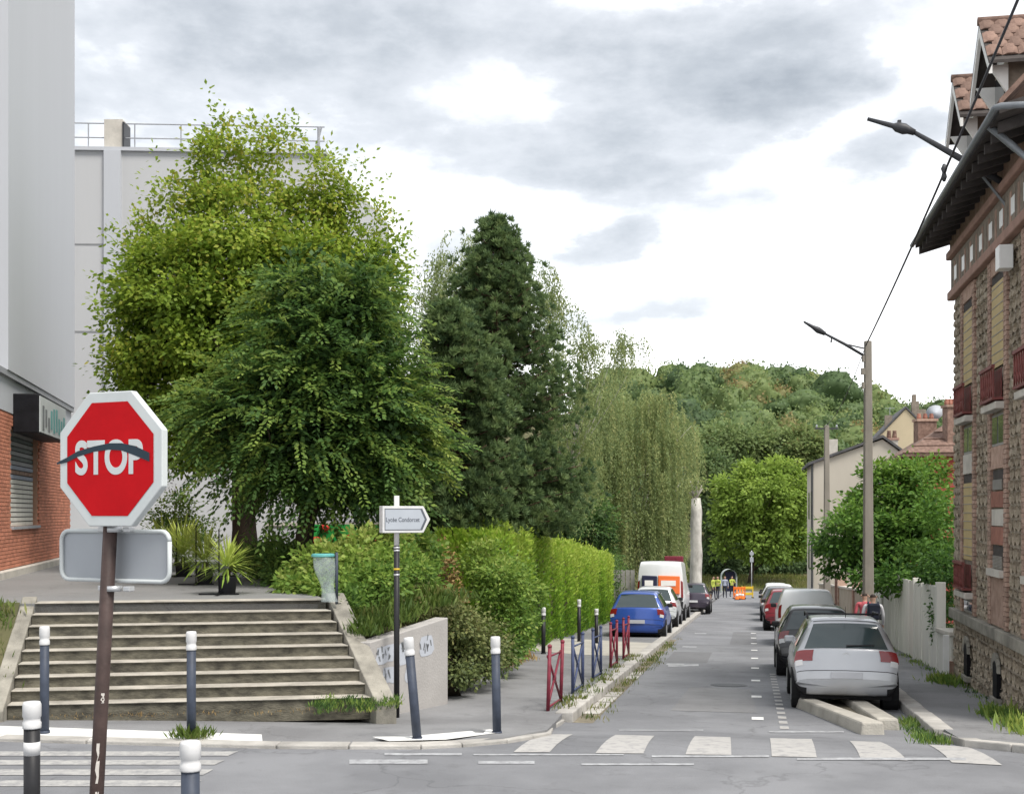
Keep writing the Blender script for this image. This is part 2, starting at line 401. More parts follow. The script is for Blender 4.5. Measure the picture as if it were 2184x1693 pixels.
def text(s, name, mat, parent, M, size, ext=.002, sx=1.0, bold=0.0, align='CENTER'):
    cu = bpy.data.curves.new(name, 'FONT'); cu.body = s; cu.size = size; cu.extrude = ext; cu.offset = bold; cu.align_x = align; cu.align_y = 'CENTER'
    t = bpy.data.objects.new(name, cu); COL.objects.link(t)
    bpy.context.view_layer.update()
    me = bpy.data.meshes.new_from_object(t.evaluated_get(bpy.context.evaluated_depsgraph_get()))
    COL.objects.unlink(t); bpy.data.objects.remove(t)
    me.transform(M @ Matrix.Diagonal((sx, 1, 1, 1)))
    return link(name, me, mat, parent)

# ------------------------------------------------------------------ foliage helpers
def unit(a): return a / np.maximum(np.linalg.norm(a, axis=1, keepdims=True), 1e-9)
def rdir(rng, n): return unit(rng.normal(size=(n, 3)))
def leafmesh(name, P, T, Nn, L, Wd, tint, bend=0.0):
    """diamond leaves: base point P, direction T, face normal Nn, length L, width Wd"""
    P, T, Nn = np.asarray(P, float), unit(np.asarray(T, float)), np.asarray(Nn, float)
    n = len(P); S = unit(np.cross(T, Nn)); L = np.broadcast_to(np.asarray(L, float), (n,))[:, None]; Wd = np.broadcast_to(np.asarray(Wd, float), (n,))[:, None]
    U = np.cross(S, T)
    v = np.stack([P, P + T * L * .45 + S * Wd / 2 + U * bend * L, P + T * L, P + T * L * .45 - S * Wd / 2 + U * bend * L], 1).reshape(-1, 3)
    me = bpy.data.meshes.new(name)
    me.vertices.add(4 * n); me.vertices.foreach_set('co', v.astype(np.float32).ravel())
    me.loops.add(4 * n); me.loops.foreach_set('vertex_index', np.arange(4 * n, dtype=np.int32))
    me.polygons.add(n); me.polygons.foreach_set('loop_start', np.arange(0, 4 * n, 4, dtype=np.int32)); me.polygons.foreach_set('loop_total', np.full(n, 4, np.int32))
    at = me.attributes.new('tint', 'FLOAT', 'FACE'); at.data.foreach_set('value', np.broadcast_to(np.asarray(tint, np.float32), (n,)).copy())
    me.update(calc_edges=True)
    return me
def crown_points(rng, ells, n, shell=.5):
    """points through the outer volume of a union of ellipsoids ((cx,cy,cz),(rx,ry,rz))"""
    w = np.array([(r[0] * r[1] * r[2]) ** .7 for c, r in ells]); w /= w.sum()
    want, n = n, int(n * 1.9); idx = rng.choice(len(ells), n, p=w)
    C = np.array([c for c, r in ells])[idx]; R = np.array([r for c, r in ells])[idx]
    d = rdir(rng, n); rad = (shell ** 3 + (1 - shell ** 3) * rng.random(n)) ** (1 / 3)
    P = C + d * R * rad[:, None]
    k = 5.2 / max(.25, np.mean([r[0] + r[2] for c, r in ells]) / 2)        # hollows and bosses through the crown
    f = np.sin(P[:, 0] * k + 1) + np.sin(P[:, 1] * k * 1.1 + 2) + np.sin(P[:, 2] * k * 1.2 + .5) + .8 * np.sin((P[:, 0] + P[:, 2]) * k * 1.9) + .6 * np.sin((P[:, 0] - P[:, 2]) * k * 2.6 + 1)
    keep = np.argsort(-f + rng.random(n) * 1.1)[:want]; rng.shuffle(keep)
    return P[keep], d[keep]
def clumps(rng, cen, out, per, cr, flat=.8, droop=.2, cl_tint=None, tj=.25):
    """a ball of leaves round each centre"""
    n = len(cen); i = np.repeat(np.arange(n), per)
    size = cr * (.6 + .8 * rng.random(n))
    off = rng.normal(size=(n * per, 3)) * .5; off[:, 2] *= flat
    P = cen[i] + off * size[i][:, None]
    T = unit(off + out[i] * .5 + rdir(rng, n * per) * .6 - np.array([0, 0, droop]))
    Nn = unit(rdir(rng, n * per) * .65 + np.array([0, 0, .6]) + out[i] * .75 + off * .5)
    ct = (cl_tint if cl_tint is not None else rng.random(n))[i]
    return P, T, Nn, ct
def sprays(rng, cen, out, per, ln, droop=.35):
    """flat feathery twigs with leaves either side"""
    n = len(cen); i = np.repeat(np.arange(n), per); k = np.tile(np.linspace(0, 1, per), n)
    d = out.copy(); d[:, 2] = d[:, 2] * .5 + .15; d = unit(d + rng.normal(size=(n, 3)) * .35)
    nrm = unit(np.array([0, 0, 1.0]) + rng.normal(size=(n, 3)) * .35 + out * .25)
    side = unit(np.cross(d, nrm)); ll = ln * (.6 + .8 * rng.random(n))
    s = np.where(np.arange(n * per) % 2 == 0, 1.0, -1.0)
    P = cen[i] + d[i] * (k * ll[i])[:, None] - np.array([0, 0, 1.0]) * (droop * k ** 2 * ll[i])[:, None] + side[i] * (s * .04 * rng.random(n * per))[:, None]
    T = unit(d[i] * .7 + side[i] * s[:, None] * (1.1 - .6 * k)[:, None] - np.array([0, 0, .35]) + rdir(rng, n * per) * .25)
    Nn = unit(nrm[i] + rdir(rng, n * per) * .35)
    return P, T, Nn, rng.random(n)[i]
def trunk_mb(base, top, r0, r1, limbs, rng, n=9, wob=.06):
    mb = MB(); base, top = Vector(base), Vector(top); k = 7
    path = [base.lerp(top, i / k) + Vector((rng.normal() * wob * (i > 0), rng.normal() * wob * (i > 0), 0)) for i in range(k + 1)]
    path[0] = base - Vector((0, 0, .15))
    mb.tube(path, [r0 * (1.25 if i == 0 else 1) * (1 - i / k) + r1 * i / k for i in range(k + 1)], n)
    for q in limbs:
        q = Vector(q); f = .25 + .7 * rng.random(); a = path[int(f * k)]
        if q.z < a.z + .2: a = path[max(1, int(f * k * .5))]
        mid = a.lerp(q, .5) + Vector((rng.normal() * .12, rng.normal() * .12, .12))
        r = r0 * (.42 - .2 * f); mb.tube([a, a.lerp(mid, .5), mid, q], [r, r * .75, r * .5, r * .15], 6)
    return mb
def make_tree(name, label, base, crown_me, leaf_mat, bark, trunk, group=None, cat='tree'):
    t = thing(name, label, cat, base, group)
    if trunk: trunk.build('trunk', bark, t, True)
    link('crown', crown_me, leaf_mat, t)
    return t
# ------------------------------------------------------------------ terrain, road, pavements
def hill(X, Y):
    A = 33 if X < 75 else 33 - 9 * smooth(75, 98, X) - 14 * smooth(98, 170, X)
    bank = 1.0 * smooth(146, 156, Y) + 1.2 * smooth(156, 185, Y)
    return bank + A * smooth(190, 335, Y)
ter = MB()
ys = list(np.concatenate([np.arange(-60, 40, 10), np.arange(40, 150, 5.5), np.arange(150, 200, 4), np.arange(200, 420, 10), np.arange(420, 1300, 60)]))
xs = list(np.concatenate([np.arange(-700, -80, 60), np.arange(-80, 200, 7), np.arange(200, 760, 60)]))
ter.grid([[(x, y, gz(x, y) - .10 + hill(x, y)) for x in xs] for y in ys])
struct(ter.build('terrain', 'grass_ground', None, True))

road = MB()
rows_s = [-40, -15, 0, 8, 11, 13, 13.6] + list(np.arange(14, 17.3, .4)) + [17.2]
ts = [-70, -30, -15, -9, -6, -4, -2.6, -1, 1, 2.4, 4, 6, 10, 30, 70]
road.grid([[ST(s, t) for t in ts] for s in rows_s])
road.grid([[ST(s, t) for t in np.linspace(-2.75, 2.6, 8)] for s in [17.2] + list(np.arange(18, 143, 3.0)) + [142]])
ROAD = struct(road.build('road', 'road_asphalt', None))
def road_patch(name, quad, mat, parent, dz=.006, n=4):
    """thin paint laid on the road: quad of XY corners, following the ground"""
    a, b, c, d = [Vector((q[0], q[1])) for q in quad]; rows = []
    for i in range(n + 1):
        l = a.lerp(d, i / n); r = b.lerp(c, i / n)
        rows.append([(*(l.lerp(r, j / 3)), 0) for j in range(4)])
    rows = [[(p[0], p[1], gz(p[0], p[1]) + dz) for p in r] for r in rows]
    return MB().grid(rows).build(name, mat, parent)
def gp(px, py): return G(px, py).xy
# zebra crossing over the side street
Z = lambda q: [gp(x, y) for x, y in q]
for q in (((1095, 1604), (1172, 1604), (1222, 1566), (1158, 1566)), ((1270, 1606), (1372, 1607), (1396, 1569), (1313, 1567)), ((1462, 1609), (1560, 1610), (1558, 1572), (1482, 1570)),
          ((1646, 1613), (1742, 1615), (1731, 1576), (1642, 1574)), ((1836, 1618), (1936, 1622), (1878, 1582), (1812, 1580)), ((2030, 1626), (2138, 1632), (2060, 1592), (1980, 1588))):
    road_patch('zebra_stripe', Z(q), 'zebra_paint', ROAD)
# long worn bars along the cross street
for (x0, x1, y0, y1) in ((-60, 508, 1602.5, 1612), (-60, 480, 1621, 1631), (-60, 455, 1641, 1653), (-60, 430, 1664, 1677)):
    road_patch('zebra_stripe', Z(((x0, y1), (x1 - 22, y1), (x1, y0), (x0, y0))), 'worn_zebra', ROAD)
for (x0, x1, y0, y1) in ((820, 985, 1606, 1611), (745, 912, 1620, 1629), (1020, 1140, 1623, 1629), (1010, 1330, 1608, 1611), (1390, 1640, 1611, 1615), (1700, 2060, 1616, 1621), (1240, 1480, 1628, 1632),
                         (1320, 1500, 1556, 1558), (1640, 1800, 1559, 1562)):
    road_patch('worn_line', Z(((x0, y1), (x1, y1), (x1, y0), (x0, y0))), 'faint_paint', ROAD)
# parking lane ladder marks and square studs, a faded T mark
for i in range(16):
    s = 17.6 + i * .62; road_patch('parking_dash', [ST(s, .40).xy, ST(s, .52).xy, ST(s + .3, .52).xy, ST(s + .3, .40).xy], 'zebra_paint', ROAD)
for i in range(9):
    s = 18.6 + i * 3.3; road_patch('road_stud_mark', [ST(s, .02).xy, ST(s, .19).xy, ST(s + .34, .19).xy, ST(s + .34, .02).xy], 'white_paint_line', ROAD)
road_patch('worn_line', Z(((1425, 1422), (1490, 1420), (1490, 1416), (1425, 1418))), 'faint_paint', ROAD)
for s in (29, 36, 44): road_patch('worn_line', [ST(s, -1.9).xy, ST(s, -1.5).xy, ST(s + .5, -1.5).xy, ST(s + .5, -1.9).xy], 'faint_paint', ROAD)
road_patch('tar_patch', [ST(19.5, -1.2).xy, ST(19.5, .1).xy, ST(23.5, .0).xy, ST(23.5, -1.1).xy], 'pave_asphalt', ROAD, .004)

pts = [ST(24.2, -.4).xy + Vector((.34 * math.cos(a), .34 * math.sin(a))) for a in np.linspace(0, 2 * math.pi, 25)[:-1]]
mh = MB().add([(p.x, p.y, gz(p.x, p.y) + .007) for p in pts], [tuple(range(24))]).build('manhole_cover', 'lamp_dark', ROAD)
for (s0, t0, s1, t1) in ((30, -2.0, 34, -1.0), (38, -.6, 46, .2)):
    road_patch('tar_patch', [ST(s0, t0).xy, ST(s0, t1).xy, ST(s1, t1).xy, ST(s1, t0).xy], 'patch_asphalt', ROAD, .0035, 8)
KL, KR = -2.57, 2.42
def strip(E, I, off, n=6):
    """pavement between an outer and an inner edge; off(i) is its height above the ground"""
    mb = MB(); rows = []
    for i, (e, q) in enumerate(zip(E, I)):
        e, q = Vector(e), Vector(q); r = []
        for j in range(n + 1):
            p = e.lerp(q, j / n); r.append((p.x, p.y, gz(p.x, p.y) + off(i)))
        rows.append([(r[0][0], r[0][1], r[0][2] - .3)] + r)
    return mb.grid(rows)
sl = [17.6, 18.5, 20, 22, 24, 27, 30, 35, 40, 50, 60, 75, 90, 110, 138]
E = [(-40, 16.2), (-14, 14.9), (-5.9, 14.42), (-2.6, 13.95), (-1.0, 13.95), (-.1, 14.35), (.42, 15.2), tuple(ST(17, KL - .02).xy)] + [tuple(ST(s, KL - .04).xy) for s in sl]
I = [(-40, 26), (-14, 18.5), (-6.4, 18), (-4.6, 18.3), (-3.0, 18.8), (-2.2, 19.2), (-1.6, 19.6), (-1.3, 20.2)] + [(-1.0, 21.0), (-.8, 22)] + [tuple(ST(s, -7.2).xy) for s in (24, 25, 26.5)] + [tuple(ST(s, -6.4).xy) for s in sl[5:]]
PAVL = struct(strip(E, I, lambda i: .03 if i < 5 else (.05, .07, .09)[i - 5] if i < 8 else .12).build('pavement', 'pave_asphalt', None))
sr = [17.4, 18.5, 20, 22, 24, 27, 30, 35, 40, 50, 60, 75, 90, 110, 138]
E = [(45, 11.8), (12, 13.1), (7.5, 13.3), (6.1, 13.5), (5.6, 14.1), tuple(ST(15.8, KR + .02).xy)] + [tuple(ST(s, KR + .04).xy) for s in sr]
I = [(45, 22), (12, 18), (10, 17.5), (9, 17), (8, 16.8), tuple(ST(16.6, 4.5).xy)] + [tuple(ST(s, 4.3).xy) for s in sr]
PAVR = struct(strip(E, I, lambda i: (.02, .02, .02, .03, .05, .09)[i] if i < 6 else .12).build('pavement', 'pave_asphalt', None))
# painted strips on the pavement in front of the stairs
def pave_patch(name, q, mat, parent, dz):
    pts = [G(x, y, dz) for x, y in q]; return MB().add([p + Vector((0, 0, .004)) for p in pts], [tuple(range(len(pts)))]).build(name, mat, parent)
pave_patch('white_band', ((-80, 1573), (250, 1578), (560, 1583), (558, 1566), (250, 1556), (-80, 1545)), 'white_paint_line', PAVL, .034)
pave_patch('white_band', ((830, 1580), (950, 1577), (1072, 1561), (1045, 1555), (870, 1570), (794, 1571)), 'white_paint_line', PAVL, .05)
pave_patch('driveway', ((1125, 1386), (1240, 1396), (1352, 1399), (1408, 1372), (1300, 1366), (1130, 1357)), 'driveway_concrete', PAVL, .124)
# kerb stones, one by one
kb = MB().box((0, 0, 0), (.26, .97, .24)).mesh('kerb_stone'); kb.materials.append(MATS['kerb_concrete'])
def kerbs(parent, t, s0, s1):
    s = s0
    while s < s1:
        o = bpy.data.objects.new('kerb_stone', kb); COL.objects.link(o); o.parent = parent
        jit = random.Random(int(s * 50)).uniform(-1, 1)
        o.location = ST(s + .5, t + jit * .006, .022 + jit * .004); o.rotation_euler = (-.0465, 0, -TH + jit * .006)
        b = o.modifiers.new('bevel', 'BEVEL'); b.width = .02; b.segments = 2
        s += 1.0
kerbs(PAVL, KL - .02, 17.6, 78); kerbs(PAVR, KR + .02, 17.0, 60)
def kerb_run(parent, pts, top):
    for a, b in zip(pts[:-1], pts[1:]):
        a, b = Vector(a), Vector(b); d = (b - a); n = Vector((-d.y, d.x)).normalized() * .24; a2, b2 = a + d * .01, b - d * .01
        c = [a2, b2, b2 + n, a2 + n]; z = [gz(p.x, p.y) for p in c]
        MB().hexa([Vector((p.x, p.y, q - .1)) for p, q in zip(c, z)] + [Vector((p.x, p.y, q + top)) for p, q in zip(c, z)]).build('kerb_stone', 'kerb_concrete', parent, bevel=.015)
kerb_run(PAVL, [(-8, 14.5), (-6.9, 14.44), (-5.9, 14.36), (-4.8, 14.2), (-3.7, 14.05), (-2.6, 13.9), (-1.8, 13.88), (-1.0, 13.88), (-.55, 14.0), (-.05, 14.28), (.25, 14.7), (.47, 15.2), tuple(ST(16.6, KL).xy), tuple(ST(17.6, KL).xy)], .045)
kerb_run(PAVR, [tuple(ST(17.0, KR).xy), tuple(ST(16.2, KR).xy), tuple(ST(15.4, KR + .02).xy), (5.58, 14.1), (5.8, 13.7), (6.2, 13.45), (7.0, 13.28), (7.9, 13.24)], .09)
# gutter stones beside the left kerb
for s in np.arange(17.8, 26, .9):
    if random.Random(int(s * 10)).random() < .75:
        road_patch('gutter_slab', [ST(s, KL + .12).xy, ST(s, KL + .36).xy, ST(s + .8, KL + .36).xy, ST(s + .8, KL + .12).xy], 'kerb_concrete', ROAD, .008)
road_patch('gutter_dirt', [ST(17.6, KL + .10).xy, ST(17.6, KL + .40).xy, ST(40, KL + .3).xy, ST(40, KL + .10).xy], 'gutter_dirt', ROAD, .003, 20)
# parking bay beside the left kerb further down: ramped yard surface
# concrete island (two arms meeting in a point)
isl = thing('traffic_island', 'V shaped concrete kerb island behind the silver hatchback', 'kerb island', G(1895, 1562))
def arm(p0, p1, w0, w1, h):
    a, b = G(*p0), G(*p1); d = (b - a).xy.normalized(); n = Vector((-d.y, d.x, 0))
    MB().hexa([a + n * w0, b + n * w1, b - n * w1, a - n * w0] if False else [Vector((q.x, q.y, q.z - .05)) for q in (a + n * w0, a - n * w0, b - n * w1, b + n * w1)] +
              [Vector((q.x, q.y, q.z + h)) for q in (a + n * w0 * .85, a - n * w0 * .85, b - n * w1 * .85, b + n * w1 * .85)]).build('kerb_arm', 'island_concrete', isl, bevel=.03)
arm((1712, 1507), (1862, 1566), .13, .17, .17)
arm((1790, 1488), (1893, 1556), .14, .17, .16)
pts = [G(1740, 1508), G(1870, 1560), G(1885, 1550), G(1800, 1496)]
MB().prism([p + Vector((0, 0, -.03)) for p in pts], (0, 0, .09)).build('infill', 'gutter_dirt', isl)

# ------------------------------------------------------------------ terrace, stairs, retaining wall, planted bank
TZ = 1.32
AL = math.radians(-11.5); A2 = Vector((math.sin(AL), math.cos(AL), 0)); B2 = Vector((math.cos(AL), -math.sin(AL), 0))
BL, BR, TL, TR = Vector((-6.34, 15.85, 0)), Vector((-1.82, 16.55, 0)), Vector((-6.73, 17.8, 0)), Vector((-2.74, 18.56, 0))
TB = [(-2.74, 18.56), (-2.95, 19.3), (-3.6, 21), (-4.4, 23), (-5.4, 26), (-6.5, 30), (-9, 40), (-12, 52)]
lf = TL - B2 * 18
poly = [Vector((*p, TZ)) for p in TB] + [Vector((-40, 60, TZ)), Vector((lf.x - 6, lf.y, TZ)), Vector((TL.x, TL.y, TZ))]
struct(MB().prism([p - Vector((0, 0, .9)) for p in poly], (0, 0, .9)).build('terrace', 'terrace_asphalt', None))
st = thing('concrete_stairs', 'wide flight of nine mossy concrete steps up to the terrace', 'stairs', (-4.1, 16.2, 0))
Z0, RI = .05, (TZ - .05 + .012) / 9
for k in range(9):
    f0, f1 = k / 8, (k + 1) / 8
    a, b = BL.lerp(TL, f0), BR.lerp(TR, f0); c, d = BR.lerp(TR, f1), BL.lerp(TL, f1)
    if k == 8: c, d = b + A2 * .3, a + A2 * .3
    zt = Z0 + (k + 1) * RI
    up = lambda p, z: Vector((p.x, p.y, z))
    low = -.1 if k < 3 else zt - RI - .25
    bk = A2 * .02
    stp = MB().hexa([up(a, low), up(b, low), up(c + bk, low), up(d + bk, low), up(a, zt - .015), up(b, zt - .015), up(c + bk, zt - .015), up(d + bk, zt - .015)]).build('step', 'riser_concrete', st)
    o = A2 * .028
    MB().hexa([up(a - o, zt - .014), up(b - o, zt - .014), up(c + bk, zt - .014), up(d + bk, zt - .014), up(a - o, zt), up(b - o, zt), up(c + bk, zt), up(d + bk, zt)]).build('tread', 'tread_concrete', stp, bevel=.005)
def cheek(b, t, n, w, zb, zt_, name):
    o = n * w; f = -A2 * .25
    p = [b + f, b + f + o, t + o + A2 * .25, t + A2 * .25]
    MB().hexa([Vector((q.x, q.y, -.2)) for q in p] + [Vector((p[0].x, p[0].y, zb)), Vector((p[1].x, p[1].y, zb)), Vector((p[2].x, p[2].y, zt_)), Vector((p[3].x, p[3].y, zt_))]).build(name, 'cheek_concrete', st, bevel=.015)
cheek(BR + B2 * .01, TR + B2 * .01, B2, .27, Z0 + .1, TZ + .09, 'cheek_wall')
cheek(BL - B2 * .01, TL - B2 * .01, -B2, .20, Z0 + .1, TZ + .09, 'cheek_wall')

# retaining wall with graffiti
w0b, w1b = Vector((-1.97, 17.54, 0)), Vector((-.98, 19.3, -.15)); w0t, w1t = Vector((-1.97, 17.54, .80)), Vector((-.98, 19.3, 1.0))
rw = thing('retaining_wall', 'pale concrete retaining wall with faded graffiti right of the stairs', 'wall', (-1.3, 18, 0))
th = Vector((-.20, .11, 0))
MB().hexa([w0b - Vector((0, 0, .3)), w1b - Vector((0, 0, .6)), w1b + th - Vector((0, 0, .3)), w0b + th - Vector((0, 0, .3)), w0t, w1t, w1t + th, w0t + th]).build('wall_block', 'wall_concrete', rw, bevel=.012)
def wallpt(f, g, off=.004):   # f along, g up
    a = w0b.lerp(w1b, f); b = w0t.lerp(w1t, f); p = a.lerp(b, g); n = Vector((.87, -.49, 0)); return p + n * off
rg = random.Random(5)
def blob(parent, f0, f1, g0, g1, mat, name, off):
    pts = []
    for i in range(14):
        a = 2 * math.pi * i / 14; r = .85 + .3 * rg.random(); sq = max(abs(math.cos(a)), abs(math.sin(a)))
        pts.append(wallpt((f0 + f1) / 2 + (f1 - f0) / 2 * math.cos(a) / sq * r * .95, (g0 + g1) / 2 + (g1 - g0) / 2 * math.sin(a) / sq * r * .95, off))
    return MB().add(pts, [tuple(range(14))]).build(name, mat, parent)
for (f0, f1, g0, g1) in ((.06, .30, .58, .86), (.14, .34, .24, .50), (.34, .48, .50, .86), (.60, .80, .55, .86), (.42, .54, .2, .45)):
    gb = blob(rw, f0, f1, g0, g1, 'graffiti_pale', 'graffiti', .005)
    for _ in range(9):   # dark letter strokes
        f, g = rg.uniform(f0 + .02, f1 - .04), rg.uniform(g0 + .04, g1 - .08)
        q = [wallpt(f, g, .008), wallpt(f + .012, g, .008), wallpt(f + .012 + rg.uniform(-.02, .02), g + rg.uniform(.04, .12), .008), wallpt(f + rg.uniform(-.02, .02), g + rg.uniform(.04, .12), .008)]
        MB().add(q, [(0, 1, 2, 3)]).build('graffiti_stroke', 'graffiti_dark', gb)

bank = MB(); rows = []
for (Y, xr, xl) in ((18.35, -1.74, -2.22), (19.35, -1.22, -2.85), (20.4, -.75, -3.4), (22, -.35, -4.0), (24, -.25, -4.8), (27, -.6, -5.8), (30, -.03, -6.5), (40, 1.86, -9), (52, 4.1, -12), (64, 6.4, -15)):
    r = []
    for j in range(11):
        f = j / 10; x = xr + (xl - xr) * f; e = smooth(0, 1, min(1, f * (abs(xl - xr)) / 2.6)); zr = gz(xr, Y) - .02
        if Y < 20: e = max(e, .72)
        r.append((x, Y, zr + (TZ - .03 - zr) * e + .05 * math.sin(x * 3 + Y)))
    rows.append(r)
struct(bank.grid(rows).build('planted_bank', 'soil', None, True))
# grass slope left of the stairs
sl_ = MB(); p0, p1 = BL - B2 * .2, TL - B2 * .2
sl_.grid([[Vector((p0.x, p0.y, .05)) - B2 * (i * .9) + Vector((0, 0, .03 * math.sin(i * 2))) for i in range(16)],
          [((p0 + p1) / 2) - B2 * (i * .9) + Vector((0, 0, .72)) for i in range(16)],
          [Vector((p1.x, p1.y, TZ + .02)) - B2 * (i * .9) for i in range(16)]])
struct(sl_.build('grass_slope', 'grass_ground', None, True))

# ------------------------------------------------------------------ near left building: white upper storeys over a brick shop
LC = Vector((-11.88, 33.9, 0))           # far corner of the brick wall
LW = -A2                                   # along the wall towards the camera
LN = B2                                    # out of the wall
def LP(u, z, n=0.0): return LC + LW * u + LN * n + Vector((0, 0, z))
lb = thing('white_block', 'tall white rendered block over an orange brick shop front', 'building', LC + Vector((0, 0, TZ)))
OV = .12; ZB = 5.42
MB().obox(LP(0, ZB, OV), LW * 9.3, -LN * 9, (0, 0, 19)).build('upper_wall', 'white_render', lb)
MB().obox(LP(9.3, ZB, OV - .28), LW * 1.1, -LN * 8.6, (0, 0, 19)).build('pilaster', 'pilaster_render', lb)
MB().obox(LP(10.4, ZB, OV - .1), LW * 6, -LN * 8.8, (0, 0, 19)).build('upper_wall', 'white_render', lb)
for z in (8.55, 11.75, 15): MB().obox(LP(9.9, z, OV - .16), LW * 5, -LN * .4, (0, 0, .22)).build('ledge', 'pilaster_render', lb, bevel=.02)
MB().obox(LP(0, ZB - .12, OV - .02), LW * 16, -LN * 8.8, (0, 0, .12)).build('soffit', 'grey_trim', lb)
for (u0, z0, u1, z1) in ():
    a, b = LP(u0, z0, OV + .012), LP(u1, z1, OV + .012); MB().tube([a, b], .012, 5).build('wire', 'tile_white', lb)
# shop wall: backing with a window opening, fascia, plinth
WU0, WU1, WZ0, WZ1 = 5.2, 8.4, 2.32, 4.30
for (u0, u1, z0, z1) in ((0, WU0, TZ, 4.62), (WU1, 16, TZ, 4.62), (WU0, WU1, TZ, WZ0), (WU0, WU1, WZ1, 4.62)):
    MB().obox(LP(u0, z0, 0), LW * (u1 - u0), -LN * .3, (0, 0, z1 - z0)).build('brick_backing', 'brick_mortar', lb)
MB().obox(LP(0, 4.62, .03), LW * 16, -LN * .4, (0, 0, .68)).build('fascia', 'white_render', lb)
MB().obox(LP(-.02, TZ - .05, .16), LW * 16, -LN * .2, (0, 0, .2)).build('plinth', 'stone_pale', lb, bevel=.02)
bx = MB().box((0, 0, 0), (.215, .03, .062)).mesh('brick'); bx.materials.append(MATS['brick_orange'])
brs = []
for r in range(int((4.62 - TZ - .16) / .074)):
    z = TZ + .16 + r * .074 + .037
    for c in range(int(15 / .227) + 2):
        u = c * .227 + (.113 if r % 2 else 0) - .02
        if u - .1 < 0 or (WU0 - .1 < u < WU1 + .1 and WZ0 - .03 < z < WZ1 + .03): continue
        brs.append((u, z))
vis = [b for b in brs if b[0] < 10.6]; vis.sort(key=lambda b: -b[0]); single = set(vis[:300])
rest = MB(); Mrot = Matrix(((LW.x, LN.x, 0), (LW.y, LN.y, 0), (0, 0, 1)))
ez = math.atan2(LW.y, LW.x)
for b in brs:
    p = LP(b[0], b[1], .012)
    if b in single:
        o = bpy.data.objects.new('brick', bx); COL.objects.link(o); setpar(o, lb); o.location = p; o.rotation_euler = (0, 0, ez)
    else: rest.box(p, (.215, .03, .062), Mrot)
ro = rest.build('brickwork', 'brick_orange', lb); ro['kind'] = 'stuff'
# roller shutter
sh = MB().obox(LP(WU0, WZ0, -.12), LW * (WU1 - WU0), -LN * .05, (0, 0, WZ1 - WZ0)).build('roller_shutter', 'paint_black', lb)
ns = 20
for i in range(ns):
    z = WZ0 + (WZ1 - WZ0) * i / ns; m = 'fence_white' if i < 10 else ('cloth_grey', 'brick_pink', 'cloth_grey')[i - 10] if i < 13 else ('gate_green', 'grey_trim')[i % 2]
    MB().obox(LP(WU0 + .04, z + .008, -.085), LW * (WU1 - WU0 - .08), -LN * .03, (0, 0, (WZ1 - WZ0) / ns - .022)).build('slat', m, sh)
for i in range(0):
    u = WU0 + .2 + (i % 7) * .42; z = WZ0 + .25 + (i // 7) * .55 + .1 * math.sin(i * 7)
    MB().obox(LP(u, z, -.08), LW * .10, LN * .006, (0, 0, .22)).build('graffiti_stroke', ('balcony_red', 'graffiti_dark', 'cloth_navy')[i % 3], sh)
MB().obox(LP(WU0 - .05, WZ0 - .06, .07), LW * (WU1 - WU0 + .1), -LN * .2, (0, 0, .06)).build('window_sill', 'grey_trim', lb)
# box sign over the shutter
bs = thing('box_sign', 'dark projecting box sign with teal letters over the shutter', 'shop sign', LP(6, 4.2, .3))
MB().obox(LP(4.6, 4.24, .52), LW * 3.7, -LN * .50, (0, 0, .80)).build('sign_case', 'paint_black', bs, bevel=.02)
MB().obox(LP(4.65, 4.27, .523), LW * 3.55, LN * .02, (0, 0, .74)).build('sign_face', 'sign_white', bs)
for i in range(9):
    u = 4.85 + i * .36; h = .42 + .12 * math.sin(i * 5)
    MB().obox(LP(u, 4.37 + .05 * math.sin(i * 3), .546), LW * .20, LN * .006, (0, 0, h)).build('lettering', 'bin_teal' if i < 6 else 'graffiti_dark', bs)

# ------------------------------------------------------------------ white block behind the trees
bb = thing('white_slab_building', 'plain white apartment slab with roof railing behind the maple', 'building', (-10, 42, TZ))
BX0, BX1, BY, BT = -17.5, -6.36, 42.0, 14.7
MB().hexa([Vector(p) for p in ((BX0, BY, 0), (BX1, BY + .6, 0), (BX1 + 1.2, BY + 11, 0), (BX0, BY + 11, 0), (BX0, BY, BT), (BX1, BY + .6, BT), (BX1 + 1.2, BY + 11, BT), (BX0, BY + 11, BT))]).build('wall', 'back_render', bb)
yf = lambda x: BY + .6 * (x - BX0) / (BX1 - BX0)
for x in (-13.35,):
    MB().obox((x - .28, yf(x) - .13, 0), (.56, 0, 0), (0, .3, 0), (0, 0, BT)).build('pilaster', 'white_render', bb)
    ch = MB().obox((x - .34, yf(x) + .1, BT), (.62, 0, 0), (0, .8, 0), (0, 0, 1.1)).build('chimney', 'stone_pale', bb)
    MB().obox((x + .29, yf(x) + .05, BT), (.06, 0, 0), (0, .7, 0), (0, 0, 1.0)).build('vent_slot', 'lamp_dark', ch)
MB().obox((BX0, BY - .1, BT), (BX1 - BX0 + .1, .6, 0), (0, .35, 0), (0, 0, .12)).build('coping', 'white_render', bb)
for z in (11.55, 8.63, 5.7):
    MB().obox((BX0, BY - .012, z), (BX1 - BX0, .6, 0), (0, .03, 0), (0, 0, .05)).build('panel_joint', 'joint_dark', bb)
for x0, x1 in ((-13, -9.5),):
    pass
rail = MB()
for z in (.5, .98): rail.tube([(BX0, BY + .2, BT + z), (BX1, BY + .8, BT + z)], .022, 6)
rail.build('roof_railing', 'grey_trim', bb)
for i in range(8):
    x = BX0 + .2 + (BX1 - BX0 - .4) * i / 7; MB().tube([(x, yf(x) + .2, BT), (x, yf(x) + .2, BT + .98)], .022 if i < 7 else .05, 6).build('rail_post', 'grey_trim', bb)
